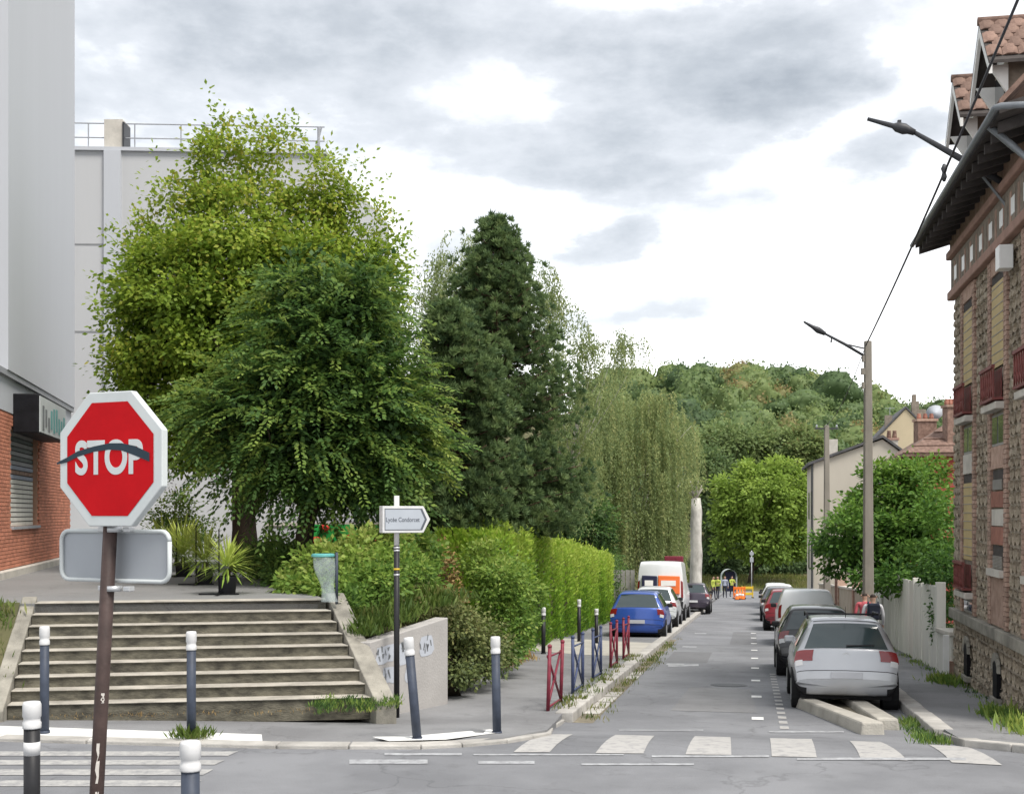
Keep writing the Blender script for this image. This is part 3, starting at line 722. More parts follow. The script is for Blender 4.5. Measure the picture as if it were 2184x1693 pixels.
MB().tube([(BX1 - .35, BY + .75, BT), (BX1 - .1, BY + .8, BT + .98)], .03, 6).build('rail_brace', 'grey_trim', bb)
# low white house and green banner glimpsed under the trees
wh = thing('low_white_wall', 'low white wall seen under the hornbeam beside the green banner', 'wall', (-5, 37, 1.2))
MB().obox((-7.2, 37, .6), (4.6, .5, 0), (0, .25, 0), (0, 0, 1.62)).build('wall_panel', 'white_render', wh)
MB().obox((-7.25, 36.95, 2.22), (4.7, .5, 0), (0, .35, 0), (0, 0, .10)).build('coping', 'stone_pale', wh)
MB().obox((-5.3, 37.6, 1.2), (1.2, .1, 0), (0, .3, 0), (0, 0, 2.0)).build('gate_pier', 'white_render', wh)
bn = thing('fence_banner', 'bright green banner with red blooms below the white wall', 'banner', (-4.4, 33, 1.2))
MB().grid([[(-5.6 + i * .32, 33 + .05 * math.sin(i * 1.3), z) for i in range(10)] for z in (1.25, 1.6, 2.0, 2.3)]).build('cloth', 'banner_green', bn)
for i, (x, z) in enumerate(((-5.1, 1.78), (-4.2, 1.85), (-4.9, 2.1), (-3.6, 1.7))): MB().lathe([(.02, 0), (.12, .05), (.14, .14), (.05, .2)], (x, 32.9, z), 8).build('bloom', 'flower_red', bn, True)
# ------------------------------------------------------------------ right building: rubble stone, brick window bays, deep eaves
FT = 3.85                                   # facade line, metres right of the street axis
FDm = Vector((-SN, -CS, 0))                 # along the facade towards the camera
FN = Vector((-CS, SN, 0))                   # out of the facade, towards the street
FO = ST(25.43, FT); FO.z = 0
def FP(u, z, n=0.0): return FO + FDm * u + FN * n + Vector((0, 0, z))
def fbox(u0, u1, z0, z1, n0, n1, name, mat, parent, bevel=0.0):
    return MB().obox(FP(u0, z0, n0), FDm * (u1 - u0), FN * (n1 - n0), (0, 0, z1 - z0)).build(name, mat, parent, bevel=bevel)
UL = 7.6
sb = thing('stone_house', 'tall rubble stone house with brick window bays and deep eaves', 'building', FO + Vector((0, 0, -.7)))
MB().obox(FP(0, -1.4, -.02), FDm * UL, -FN * 8, (0, 0, 9.4)).build('wall', 'rubble_mortar', sb)
cols_ = [(1.24, 2.18), (3.97, 4.97), (6.60, 7.50)]
holes = []
for ci, (a, b) in enumerate(cols_):
    holes.append((a - .34, b + .34, .78, 6.66)); 
# brick jamb strips: courses one by one
bk = MB().box((0, 0, 0), (.21, .05, .066)).mesh('jamb_brick'); bk.materials.append(MATS['brick_pink'])
ef = math.atan2(FDm.y, FDm.x)
jam = []
for (a, b) in cols_:
    n = int((6.66 - .8) / .075)
    for r in range(n):
        z = .80 + .0375 + r * .075
        for u in ((a - .23, a - .085) if r % 2 else (a - .16, )): jam.append((u - (.0 if r % 2 else 0), z, .21 if (r % 2 == 0) else .12))
        for u in ((b + .085, b + .23) if r % 2 else (b + .16, )): jam.append((u, z, .21 if (r % 2 == 0) else .12))
jam.sort(key=lambda q: -q[0]); vj = [q for q in jam if q[0] < 6.4]
sing = set(vj[:300]); rj = MB(); Mf = Matrix(((FDm.x, FN.x, 0), (FDm.y, FN.y, 0), (0, 0, 1)))
for q in jam:
    p = FP(q[0], q[1], .012)
    if q in sing:
        o = bpy.data.objects.new('jamb_brick', bk); COL.objects.link(o); setpar(o, sb); o.location = p; o.rotation_euler = (0, 0, ef); o.scale = (q[2] / .21, 1, 1)
    else: rj.box(p, (q[2], .05, .066), Mf)
o = rj.build('jamb_brickwork', 'brick_pink', sb); o['kind'] = 'stuff'
def blind(u0, u1, z0, z1, mat='blind_yellow'):
    w = fbox(u0 - .02, u1 + .02, z0, z1, .002, .010, 'window_reveal', 'wood_dark', sb)
    MB().obox(FP(u0 + .03, z0, .012), FDm * (u1 - u0 - .06), FN * .012, (0, 0, z1 - z0 - .16)).build('blind', mat, w)
    for i in range(9):
        z = z0 + (z1 - z0 - .16) * (i + .5) / 9
        MB().obox(FP(u0 + .03, z, .025), FDm * (u1 - u0 - .06), FN * .006, (0, 0, .012)).build('slat_edge', 'frame_grey', w)
def guard(u0, u1, z0, z1):
    g = fbox(u0 - .05, u1 + .05, z0, z0 + .04, .03, .20, 'balcony_guard', 'balcony_red', sb)
    MB().obox(FP(u0 - .05, z1 - .05, .16), FDm * (u1 - u0 + .1), FN * .05, (0, 0, .05)).build('top_rail', 'balcony_red', g)
    mb = MB(); n = 6
    for i in range(n + 1):
        u = u0 - .03 + (u1 - u0 + .06) * i / n; MB().obox(FP(u - .012, z0 + .04, .17), FDm * .024, FN * .02, (0, 0, z1 - z0 - .09)).build('bar', 'balcony_red', g)
    for i in range(n):       # scrollwork: crossing diagonals
        ua, ub = u0 - .03 + (u1 - u0 + .06) * i / n, u0 - .03 + (u1 - u0 + .06) * (i + 1) / n
        mb.tube([FP(ua, z0 + .06, .18), FP((ua + ub) / 2 + .02, (z0 + z1) / 2, .185), FP(ub, z1 - .07, .18)], .012, 5); mb.tube([FP(ub, z0 + .06, .18), FP((ua + ub) / 2 - .02, (z0 + z1) / 2, .185), FP(ua, z1 - .07, .18)], .012, 5)
    mb.build('scrollwork', 'balcony_red', g)
    MB().obox(FP(u0 - .02, z0 + .05, .05), FDm * (u1 - u0 + .04), FN * .012, (0, 0, z1 - z0 - .1)).build('backing_sheet', 'balcony_red', g)
def sill(u0, u1, z, h=.11): fbox(u0 - .12, u1 + .12, z, z + h, .0, .17, 'window_sill', 'stone_pale', sb, .012)
def greywin(u0, u1, z0, z1):
    w = fbox(u0, u1, z0, z1, .002, .012, 'window', 'frame_grey', sb)
    for i in range(2):
        a = u0 + .05 + (u1 - u0) * i / 2; MB().obox(FP(a, z0 + .04, .013), FDm * ((u1 - u0) / 2 - .08), FN * .008, (0, 0, z1 - z0 - .08)).build('pane', 'window_glass', w)
for ci, (a, b) in enumerate(cols_):
    fbox(a, b, 6.38 if ci else 6.40, 6.66, .0, .035, 'lintel', 'brick_pink', sb)
    blind(a, b, 4.9, 6.39); guard(a, b, 4.34, 4.88); sill(a, b, 4.2)
    greywin(a, b, 3.66, 4.16); fbox(a, b, 3.30, 3.65, 0, .03, 'spandrel', 'stone_pale' if ci == 0 else 'brick_pink', sb)
    if ci == 0:
        blind(a, b, 1.76, 3.29); guard(a, b, 1.24, 1.74); sill(a, b, 1.09); greywin(a, b, .82, 1.06)
    else:
        blind(a + .1, b - .1, 2.96, 3.28, 'frieze'); fbox(a, b, 2.69, 2.94, 0, .03, 'brick_panel', 'brick_red', sb)
        fbox(a, b, 2.40, 2.66, 0, .02, 'stone_panel', 'stone_pale', sb); fbox(a, b, 2.10, 2.38, 0, .03, 'brick_panel', 'brick_red', sb)
        blind(a + .1, b - .1, 1.72, 2.08, 'frieze'); fbox(a - .05, b + .05, 1.6, 1.71, 0, .1, 'window_sill', 'stone_pale', sb)
        fbox(a, b, .82, 1.58, 0, .03, 'brick_panel', 'brick_pink', sb)
# rubble stones laid in rough courses
ra = random.Random(11); stones = []
z = -.85
while z < 6.62:
    h = ra.uniform(.13, .22); u = -.0
    if .58 < z + h and z < .82: z = .82 if z >= .5 else z
    while u < UL:
        l = ra.uniform(.16, .40); u1 = min(u + l, UL)
        if u1 - u > .08 and not (.62 < z + h * .5 < .80):
            segs = [(u, u1)]
            for (a, b, c, d) in holes:
                ns_ = []
                for s0, s1 in segs:
                    if z + h * .5 < c or z + h * .5 > d or s1 <= a or s0 >= b: ns_.append((s0, s1))
                    else:
                        if s0 < a - .06: ns_.append((s0, a))
                        if s1 > b + .06: ns_.append((b, s1))
                segs = ns_
            for s0, s1 in segs: stones.append((s0, s1, z, min(z + h, 6.62)))
        u = u1
    z += h
protos = []
for k in range(10):
    v = []
    n = 8
    rk = random.Random(k + 40); outl = []
    for i in range(n):
        a = 2 * math.pi * (i + .5) / n; sq = max(abs(math.cos(a)), abs(math.sin(a))); outl.append((math.cos(a) / sq * .5 * rk.uniform(.82, 1), math.sin(a) / sq * .5 * rk.uniform(.80, 1)))
    mb = MB(); mb.add([(x, -.5, y) for x, y in outl] + [(x * .86, .5 + rk.uniform(-.15, .15), y * .84) for x, y in outl], [tuple(range(n, 2 * n))] + [(i, (i + 1) % n, n + (i + 1) % n, n + i) for i in range(n)])
    me = mb.mesh('stone'); me.materials.append(MATS['rubble'])
    bm = bmesh.new(); bm.from_mesh(me); bmesh.ops.recalc_face_normals(bm, faces=bm.faces); bm.to_mesh(me); bm.free(); protos.append((me, mb))
stones.sort(key=lambda q: (q[0] > 6.3, -(q[1] - q[0]) * (q[3] - q[2]) * (1 + .08 * q[0]) ** 2))
rs = MB()
for i, (a, b, c, d) in enumerate(stones):
    me, mb = protos[ra.randrange(10)]; p = FP((a + b) / 2, (c + d) / 2, .0); dep = ra.uniform(.02, .045); sc = (b - a - .012, dep, d - c - .012)
    if i < 300:
        o = bpy.data.objects.new('stone', me); COL.objects.link(o); setpar(o, sb); o.location = p; o.rotation_euler = (0, 0, ef); o.scale = sc
    else:
        rs.add([p + Mf @ Vector((v[0] * sc[0], v[1] * sc[1], v[2] * sc[2])) for v in mb.v], mb.f)
o = rs.build('stonework', 'rubble', sb); o['kind'] = 'stuff'
# basement band and arch windows, quoins at the far corner
for u in np.arange(0, UL, 1.27): fbox(u + .003, min(u + 1.264, UL), .60, .79, -.01, .10, 'band_stone', 'stone_pale' if False else 'cheek_concrete', sb, .015)
for (a, b) in cols_[:2]:
    c = (a + b) / 2; pts = [FP(c - .17, -.30, .06), FP(c + .17, -.30, .06)] + [FP(c + .17 * math.cos(t), .10 + .17 * math.sin(t), .06) for t in np.linspace(0, math.pi, 9)]
    w = MB().prism([p - FN * .06 for p in pts], FN * .065).build('cellar_window', 'paint_black', sb)
    ar = MB()
    for t in np.linspace(0, math.pi, 8)[:-1]:
        t2 = t + math.pi / 7 - .04; q = [FP(c + r * math.cos(x), .10 + r * math.sin(x), .03) for r, x in ((.18, t), (.30, t), (.30, t2), (.18, t2))]; MB().prism(q, FN * .04).build('arch_stone', 'cheek_concrete', w)
    fbox(c - .28, c + .28, -.40, -.31, .0, .10, 'cellar_sill', 'cheek_concrete', sb)
# cornice: string courses, frieze with white tiles, soffit with rafters, gutter
fbox(-.05, UL + .05, 6.68, 6.84, -.02, .12, 'string_course', 'cornice_pink', sb, .02)
fbox(-.03, UL, 6.85, 7.45, -.02, .05, 'frieze', 'frieze', sb)
for i in range(9): fbox(.45 + i * .88, .71 + i * .88, 6.99, 7.25, .05, .065, 'frieze_tile', 'tile_white', sb)
for i in range(26): fbox(.08 + i * .29, .22 + i * .29, 6.90, 7.36, .05, .058, 'frieze_brick', 'brick_pink' if i % 2 else 'frieze', sb)
fbox(-.06, UL + .05, 7.46, 7.60, -.02, .14, 'string_course', 'cornice_pink', sb, .02)
fbox(-.04, UL, 7.61, 7.95, -.02, .07, 'frieze', 'brick_pink', sb)
ev = MB(); EV = .66
ev.hexa([FP(-.42, 7.80, EV), FP(UL + .5, 7.80, EV), FP(UL + .5, 8.02, -.1), FP(-.42, 8.02, -.1), FP(-.42, 7.92, EV), FP(UL + .5, 7.92, EV), FP(UL + .5, 8.14, -.1), FP(-.42, 8.14, -.1)])
ev.build('eaves', 'wood_dark', sb)
for i in range(17):
    u = -.36 + i * .5; MB().hexa([FP(u, 7.66, EV - .06), FP(u + .08, 7.66, EV - .06), FP(u + .08, 7.84, -.02), FP(u, 7.84, -.02), FP(u, 7.80, EV - .06), FP(u + .08, 7.80, EV - .06), FP(u + .08, 8.01, -.02), FP(u, 8.01, -.02)]).build('rafter', 'wood_dark', sb)
MB().tube([FP(-.44, 7.86, EV + .06), FP(UL + .55, 7.86, EV + .06), FP(UL + .62, 7.86, EV + .0), FP(UL + .62, 7.86, -3)], .045, 8).build('gutter', 'gutter_zinc', sb, True)
MB().tube([FP(7.4, 7.84, EV), FP(7.4, 7.55, .35), FP(7.5, 7.3, .14), FP(7.5, -.6, .14)], .05, 8).build('downpipe', 'gutter_zinc', sb, True)
rf = MB().hexa([FP(-.42, 7.90, EV), FP(UL + .5, 7.90, EV), FP(UL + .5, 12.4, -3.6), FP(-.42, 12.4, -3.6), FP(-.42, 7.99, EV), FP(UL + .5, 7.99, EV), FP(UL + .5, 12.5, -3.6), FP(-.42, 12.5, -3.6)]).build('roof', 'roof_tile', sb)
# dormers: gabled, ridge at right angles to the street, tiles one by one
tl = MB().add([(-.11, 0, 0), (-.05, 0, .028), (.05, 0, .028), (.11, 0, 0), (-.11, .27, .012), (-.05, .27, .04), (.05, .27, .04), (.11, .27, .012)], [(0, 1, 5, 4), (1, 2, 6, 5), (2, 3, 7, 6), (0, 3, 2, 1), (4, 5, 6, 7), (0, 4, 7, 3)]).mesh('tile'); tl.materials.append(MATS['roof_tile'])
for (a, b) in ((1.75, 2.95), (4.35, 5.55)):
    c = (a + b) / 2; hw = .60
    dm = MB().obox(FP(a + .1, 8.1, .05), FDm * (b - a - .2), -FN * 2.6, (0, 0, 1.35)).build('dormer', 'frieze', sb)
    MB().obox(FP(a + .25, 8.55, .051), FDm * (b - a - .5), FN * .03, (0, 0, .8)).build('dormer_window', 'window_glass', dm)
    MB().obox(FP(a + .02, 8.38, .01), FDm * (b - a - .04), FN * .2, (0, 0, .12)).build('dormer_sill', 'stone_pale', dm)
    MB().prism([FP(a + .1, 9.45, .05), FP(b - .1, 9.45, .05), FP(c, 10.05, .05)], -FN * .2).build('gable', 'paint_white', dm)
    for sgn in (-1, 1):
        e0, e1 = FP(c, 10.17, .38), FP(c + sgn * (hw + .22), 9.30, .38); q = [e0, e1, e1 - FN * 3.0, e0 - FN * 3.0]
        MB().prism([p - Vector((0, 0, .05)) for p in q], (0, 0, .05)).build('roof_slope', 'wood_dark', dm)
        MB().prism([e0 + Vector((0, 0, -.06)), e1 + Vector((0, 0, -.06)), e1 + Vector((0, 0, -.20)), e0 + Vector((0, 0, -.22))], -FN * .05).build('barge_board', 'paint_white', dm)
        MB().prism([FP(c + sgn * .52, 9.30, .34), FP(c + sgn * .52, 8.85, .06), FP(c + sgn * .52, 9.30, .06)], FDm * .06).build('bracket', 'paint_white', dm)
        if sgn > 0:        # the slope that faces the camera
            dv = (e1 - e0); ln = dv.length; dv.normalize(); nrm = dv.cross(-FN).normalized(); nrm = nrm if nrm.z > 0 else -nrm
            for r in range(5):
                for k in range(9):
                    o = bpy.data.objects.new('tile', tl); COL.objects.link(o); setpar(o, dm)
                    y_ = -dv; x_ = -FN * -1; x_ = y_.cross(nrm)
                    p = e0 + dv * (.22 + r * .205 + .05) - FN * (.1 + k * .225 + (.11 if r % 2 else 0)) + nrm * .012
                    o.matrix_basis = Matrix(((x_.x, y_.x, nrm.x, p.x), (x_.y, y_.y, nrm.y, p.y), (x_.z, y_.z, nrm.z, p.z), (0, 0, 0, 1)))
    MB().tube([FP(c, 10.18, .40), FP(c, 10.18, -2.6)], .07, 8).build('ridge_tile', 'roof_tile', dm, True)
# service box and pipe by the eaves, red notice by the corner
ub = fbox(5.55, 5.85, 6.2, 6.55, .05, .25, 'junction_box', 'tile_white', sb, .01)
fbox(-.02, .10, -.75, .25, .1, .2, 'white_pipe', 'tile_white', sb)

# wall lamp on the stone house
wl = thing('wall_street_lamp', 'slim dark street lamp on a bracket from the stone house eaves', 'street lamp', FP(5.1, 7.6, 0))
la, lb_ = FP(5.1, 7.62, .02), W(1945, 280, 19.6)
MB().tube([la, la.lerp(lb_, .5), lb_], [.05, .05, .032], 8).build('bracket_arm', 'lamp_dark', wl, True)
MB().tube([FP(5.2, 7.25, .02), la.lerp(lb_, .32)], .022, 6).build('brace', 'gutter_zinc', wl)
hd = lb_ - la; hd.normalize(); flat = (hd - Vector((0, 0, hd.z * .75))).normalized(); p = lb_; tipw = W(1850, 254, 19.75); flat = (tipw - p); fl = flat.length; flat.normalize()
MB().tube([p - hd * .05, p + flat * .05, p + flat * .12, p + flat * .24, p + flat * .30, p + flat * fl], [.045, .06, .085, .075, .04, .028], 8).build('lamp_head', 'lamp_dark', wl, True)
MB().box(p + flat * .2 + Vector((0, 0, .09)), (.05, .05, .05)).build('sensor', 'lamp_dark', wl)

# ------------------------------------------------------------------ poles and cable
def lamp_pole(px, Y, top_py, label, lampx, lampy):
    b = W(px, 1093, Y); b.z = gz(b.x, b.y) + .1; t = W(px - 1, top_py, Y)
    r = thing('utility_pole', label, 'pole', b)
    MB().hexa([b + Vector(q) for q in ((-.13, -.11, -.2), (.13, -.11, -.2), (.13, .11, -.2), (-.13, .11, -.2))] + [t + Vector(q) for q in ((-.085, -.07, 0), (.085, -.07, 0), (.085, .07, 0), (-.085, .07, 0))]).build('pole', 'pole_concrete', r, bevel=.02)
    return r, b, t
p1, b1, t1 = lamp_pole(1852, 31.6, 727, 'tall concrete utility pole with a long lamp arm beside the street tree', 0, 0)
tip = W(1714, 686, 31.5); ar = W(1842, 748, 31.55); k = W(1760, 712, 31.5)
MB().tube([ar + Vector((0, 0, -.12)), W(1800, 733, 31.5), k], [.035, .04, .03], 7).build('lamp_arm', 'lamp_dark', p1, True)
MB().tube([ar + Vector((0, 0, .06)), W(1800, 733, 31.5)], .02, 6).build('arm_stay', 'lamp_dark', p1, True)
MB().tube([k, W(1745, 704, 31.5), W(1733, 697, 31.5), tip], [.05, .085, .05, .025], 8).build('lamp_head', 'lamp_dark', p1, True)
MB().tube([W(1773, 720, 31.5), W(1773, 730, 31.5)], [.01, .03], 6).build('hanging_fitting', 'lamp_dark', p1)
for (y, w) in ((765, .05), (792, .09), (822, .06)): MB().box(W(1841, y, 31.45), (w, .1, .16)).build('fixing', 'pole_concrete', p1)
p2, b2, t2 = lamp_pole(1764, 48, 907, 'thin distant utility pole in front of the cream gable wall', 0, 0)
MB().box(t2 + Vector((0, 0, -.12)), (.9, .06, .06)).build('crossarm', 'lamp_dark', p2)
for q in (-.38, 0, .38): MB().lathe([(.02, 0), (.04, .05), (.02, .12)], tuple(t2 + Vector((q, 0, -.09))), 6).build('insulator', 'dish_grey', p2)
a, b = W(1846, 738, 31.5), W(2176, -12, 13.4)
cp = []
for i in range(25):
    f = i / 24; q = a.lerp(b, f); q.z -= .10 * 4 * f * (1 - f); cp.append(q)
tag(MB().tube(cp, .017, 6).build('overhead_cable', 'cable_dark', None, True), 'sagging overhead cable from the tall pole past the eaves', 'cable')
c1 = [a.lerp(t2, i / 10) - Vector((0, 0, 1.2 * i / 10 * (1 - i / 10))) for i in range(11)]
tag(MB().tube(c1, .010, 5).build('overhead_cable', 'cable_dark', None, True), 'thin cable between the two utility poles', 'cable')
q = min(cp, key=lambda v: abs(HY - (v.z - CAMZ) / v.y * FD - 358)); tag(MB().lathe([(.02, -.13), (.045, -.06), (.03, 0), (.05, .06), (.02, .13)], tuple(q), 8).build('cable_clamp', 'lamp_dark', None, True), 'small dark clamp on the sagging cable below the lamp', 'cable clamp')

# ------------------------------------------------------------------ right side beyond the stone house: fence, walls, houses
fn = thing('board_fence', 'tall white board fence under the street tree beside the pavement', 'fence', ST(34, FT, .12))
def rbox(s0, s1, t0, t1, z0, z1): # box along the street, z above the local ground
    a, b = ST(s0, t0), ST(s1, t0); c, d = ST(s1, t1), ST(s0, t1)
    return MB().hexa([a + Vector((0, 0, z0)), b + Vector((0, 0, z0)), c + Vector((0, 0, z0)), d + Vector((0, 0, z0)), a + Vector((0, 0, z1)), b + Vector((0, 0, z1)), c + Vector((0, 0, z1)), d + Vector((0, 0, z1))])
s = 27.6; i = 0; rr = random.Random(3)
while s < 41.5:
    l = rr.uniform(.5, .9); off = rr.uniform(-.012, .012)
    rbox(s, s + l - .025, FT + off, FT + off + .05, .06, 1.88 + .015 * i).build('board', 'fence_white', fn); s += l; i += 1
for s in (27.4, 31.2, 35, 38.6, 41.6): rbox(s, s + .16, FT - .05, FT + .14, 0, 1.96 + (s - 27) * .02).build('post', 'fence_white', fn, bevel=.01)
lw = thing('low_garden_wall', 'low whitewashed wall stub between the stone house and board fence', 'wall', ST(26.6, FT))
rbox(25.6, 27.35, FT - .02, FT + .25, -.1, .92).build('wall_panel', 'fence_white', lw); rbox(25.55, 27.4, FT - .07, FT + .3, .93, 1.02).build('coping', 'stone_pale', lw, bevel=.015)
rbox(25.5, 25.85, FT - .14, FT + .1, -.1, .45).build('brick_foot', 'brick_pink', lw)
gd = thing('dark_gate', 'dark garden gate behind the low whitewashed wall', 'gate', ST(26.5, FT + .5))
for i in range(8): rbox(25.6 + i * .22, 25.6 + i * .22 + .19, FT + .34, FT + .38, .1, 1.75 + .06 * math.sin(i)).build('plank', 'cloth_navy', gd)
bw = thing('beige_garden_wall', 'beige garden wall beyond the white fence', 'wall', ST(50, FT))
for (s0, s1) in ((41.9, 57.6), (58.9, 74)):
    rbox(s0, s1, FT, FT + .25, -.1, 1.5).build('wall_panel', 'wall_beige', bw); rbox(s0, s1, FT - .05, FT + .3, 1.5, 1.58).build('coping', 'stone_pale', bw)
for s in (44, 49, 57.3, 58.9): rbox(s, s + .4, FT - .07, FT + .33, -.1, 2.1).build('pier', 'brick_pink', bw)
rg_ = thing('red_gate', 'red painted gate in the beige garden wall', 'gate', ST(58.3, FT))
rbox(57.72, 58.28, FT + .05, FT + .1, .05, 2.05).build('gate_leaf', 'gate_red', rg_); rbox(58.3, 58.88, FT + .05, FT + .1, .05, 2.05).build('gate_leaf', 'gate_red', rg_)
rbox(57.7, 58.9, FT + .03, FT + .12, 2.06, 2.16).build('gate_head', 'gate_red', rg_)

def SV(s, t, z): v = ST(s, t); v.z = z; return v
# cream gable house (its blind gable faces the camera)
ch = thing('cream_gable_house', 'cream house with a blind gable wall beside the thin pole', 'house', ST(79, 6))
s0, t0, t1 = 78.0, 3.75, 9.6; g = prof(78) - .3; zl, zp, zr = 5.58, 6.98, 5.55; tp = 7.75
ang = Vector((CS, -SN, 0))
gab = [SV(s0, t0, g), SV(s0, t1, g), SV(s0, t1, zr), SV(s0, tp, zp), SV(s0, t0, zl)]
MB().prism(gab, Vector((SN, CS, 0)) * 9).build('wall', 'cream_render', ch)
for (a, za, b, zb_) in ((t0 - .35, zl - .12, tp, zp + .1), (tp, zp + .1, t1 + .3, zr - .1)):
    MB().prism([SV(s0 - .2, a, za), SV(s0 - .2, b, zb_), SV(s0 - .2, b, zb_ + .16), SV(s0 - .2, a, za + .16)], Vector((SN, CS, 0)) * 9.4).build('roof', 'roof_slate', ch)
cm = MB().obox(SV(s0 + 1.4, t0 + 1.0, 5.8), ang * .5, Vector((SN, CS, 0)) * .7, (0, 0, 1.3)).build('chimney', 'stone_pale', ch)
MB().obox(SV(s0 + .3, t1 - 1.55, 5.2), ang * .62, Vector((SN, CS, 0)) * .7, (0, 0, 1.75)).build('chimney', 'stone_pale', ch); MB().obox(SV(s0 + .25, t1 - 1.62, 6.95), ang * .76, Vector((SN, CS, 0)) * .8, (0, 0, .14)).build('chimney_cap', 'cornice_pink', ch)
for i in range(2): MB().lathe([(.13, 0), (.15, .1), (.11, .4), (.13, .45)], tuple(SV(s0 + .6, t1 - 1.42 + i * .32, 7.08)), 8).build('chimney_pot', 'roof_tile', ch, True)
MB().tube([SV(s0 - .05, t0 - .1, g + .3), SV(s0 - .05, t0 - .1, zl)], .06, 6).build('downpipe', 'lamp_dark', ch)
for k, z in enumerate((-1.0, 2.2)):
    for j in range(2): MB().obox(SV(s0 + 2 + j * 3.4, t0 - .03, z), Vector((SN, CS, 0)) * 1.1, ang * .05, (0, 0, 1.7)).build('window', 'window_glass', ch)
# ochre gable house further back
oh = thing('ochre_gable_house', 'pale ochre gable with chimney stacks above the cream house', 'house', ST(96, 13))
s1 = 96; ap = W(1914, 884, 97.5); tA = tof(ap.x, ap.y); g = -4
MB().prism([SV(s1, tA - 3.6, g), SV(s1, tA + 3.4, g), SV(s1, tA + 3.4, 6.6), SV(s1, tA, ap.z), SV(s1, tA - 3.6, 6.4)], Vector((SN, CS, 0)) * 7).build('wall', 'ochre_render', oh)
for sg in (-1, 1): MB().prism([SV(s1 - .1, tA + sg * 3.7, 6.3), SV(s1 - .1, tA, ap.z + .06), SV(s1 - .1, tA, ap.z + .22), SV(s1 - .1, tA + sg * 3.7, 6.46)], Vector((SN, CS, 0)) * 7.2).build('roof', 'roof_slate', oh)
for (t, z, w, h) in ((tA + .5, ap.z - .5, .5, 1.1), (tA + .55, ap.z + .6, .25, .5), (tA - 1.4, ap.z - 1.3, .5, .9), (tA + 1.0, ap.z - .9, .5, .9)): MB().obox(SV(s1 + .5, t, z), ang * w, Vector((SN, CS, 0)) * .6, (0, 0, h)).build('chimney', 'frieze', oh)
an = W(1898, 868, 99); MB().tube([an - Vector((0, 0, 1.5)), an], .02, 5).build('aerial_mast', 'dish_grey', oh); MB().tube([an + Vector((-.4, 0, -.1)), an + Vector((.4, 0, -.1))], .015, 5).build('aerial_bar', 'dish_grey', oh)
# red walled house with hipped tile roof
rh = thing('red_tiled_house', 'red walled house with hipped tile roof and brick chimneys', 'house', ST(62, 12))
s2 = 60; e0 = W(1903, 975, 61.5); e1 = W(2075, 968, 59); tz = W(2010, 925, 63)
tl0, tr0 = tof(e0.x, e0.y), tof(e1.x, e1.y); zr_ = e0.z
MB().obox(SV(s2, tl0 + .4, -3), ang * (tr0 - tl0 + 4), Vector((SN, CS, 0)) * 8, (0, 0, zr_ + 3.0)).build('wall', 'red_render', rh)
q = [SV(s2 - .4, tl0, zr_), SV(s2 - .4, tr0 + 5, zr_), SV(s2 + 8.4, tr0 + 5, zr_), SV(s2 + 8.4, tl0, zr_)]; rz = [SV(s2 + 4, tl0 + 3.3, zr_ + 2.1), SV(s2 + 4, tr0 + 2, zr_ + 2.1)]
MB().add(q + rz + [v - Vector((0, 0, .15)) for v in q], [(0, 1, 5, 4), (1, 2, 5), (2, 3, 4, 5), (3, 0, 4), (6, 7, 1, 0), (7, 8, 2, 1), (8, 9, 3, 2), (9, 6, 0, 3), (9, 8, 7, 6)]).build('roof', 'roof_tile', rh)
for i in range(6):
    f0 = i / 6; a, b = q[0].lerp(rz[0], f0), q[1].lerp(rz[1], f0); MB().tube([a + Vector((0, 0, .03)), b + Vector((0, 0, .03))], .035, 5).build('tile_row', 'roof_tile', rh)
def stack(px0, px1, pyt, pyb, Y):
    a, b = W(px0, pyb, Y), W(px1, pyb, Y); h = W(px0, pyt, Y).z - a.z
    c = MB().obox(a - Vector((0, 0, .8)), (b.x - a.x, 0, 0), (0, .7, 0), (0, 0, h + .8)).build('chimney', 'roof_tile', rh); MB().obox(a + Vector((-.06, -.06, h)), (b.x - a.x + .12, 0, 0), (0, .82, 0), (0, 0, .12)).build('cap', 'brick_pink', c)
    for k in range(3): MB().lathe([(.10, 0), (.12, .08), (.08, .28)], (a.x + (b.x - a.x) * (k + .5) / 3, Y + .35, a.z + h + .12), 7).build('pot', 'brick_red', c)
stack(1958, 1998, 898, 935, 62); stack(2021, 2044, 868, 950, 58)
ds = tag(MB().lathe([(.02, .0), (.22, .05), (.36, .13), (.43, .22), (.42, .235), (.34, .14), (.2, .07), (.01, .03)], (0, 0, 0), 18, False).build('satellite_dish', 'dish_grey', None, True), 'grey satellite dish behind the brick chimney of the red house', 'satellite dish')
ds.location = W(1995, 884, 63.5); ds.rotation_euler = (math.radians(62), 0, math.radians(-25))
tag(rbox(61.5, 62.0, -4.1, -3.2, 0, 2.9).build('red_pillar', 'barrier_red', None, bevel=.04), 'dark red pillar between the van and the pollarded trunk', 'pillar')
gp_ = thing('grey_gate_post', 'grey timber gate panel left of the white van', 'gate', ST(51.5, -5.1))
for i in range(5): rbox(53 + i * .01, 53.06 + i * .01, -5.75 + i * .2, -5.58 + i * .2, .05, 2.2).build('plank', 'frame_grey', gp_)
# ------------------------------------------------------------------ vegetation
def ell(px, py, Y, rx, ry, rd=None):
    """ellipsoid seen at an image place at depth Y; radii in image units, depth radius in metres"""
    c = W(px, py, Y); k = Y / FD; return ((c.x, c.y, c.z), (rx * k, rd or rx * k, ry * k))
def cat(*parts): return [np.concatenate([p[i] for p in parts]) for i in range(4)]
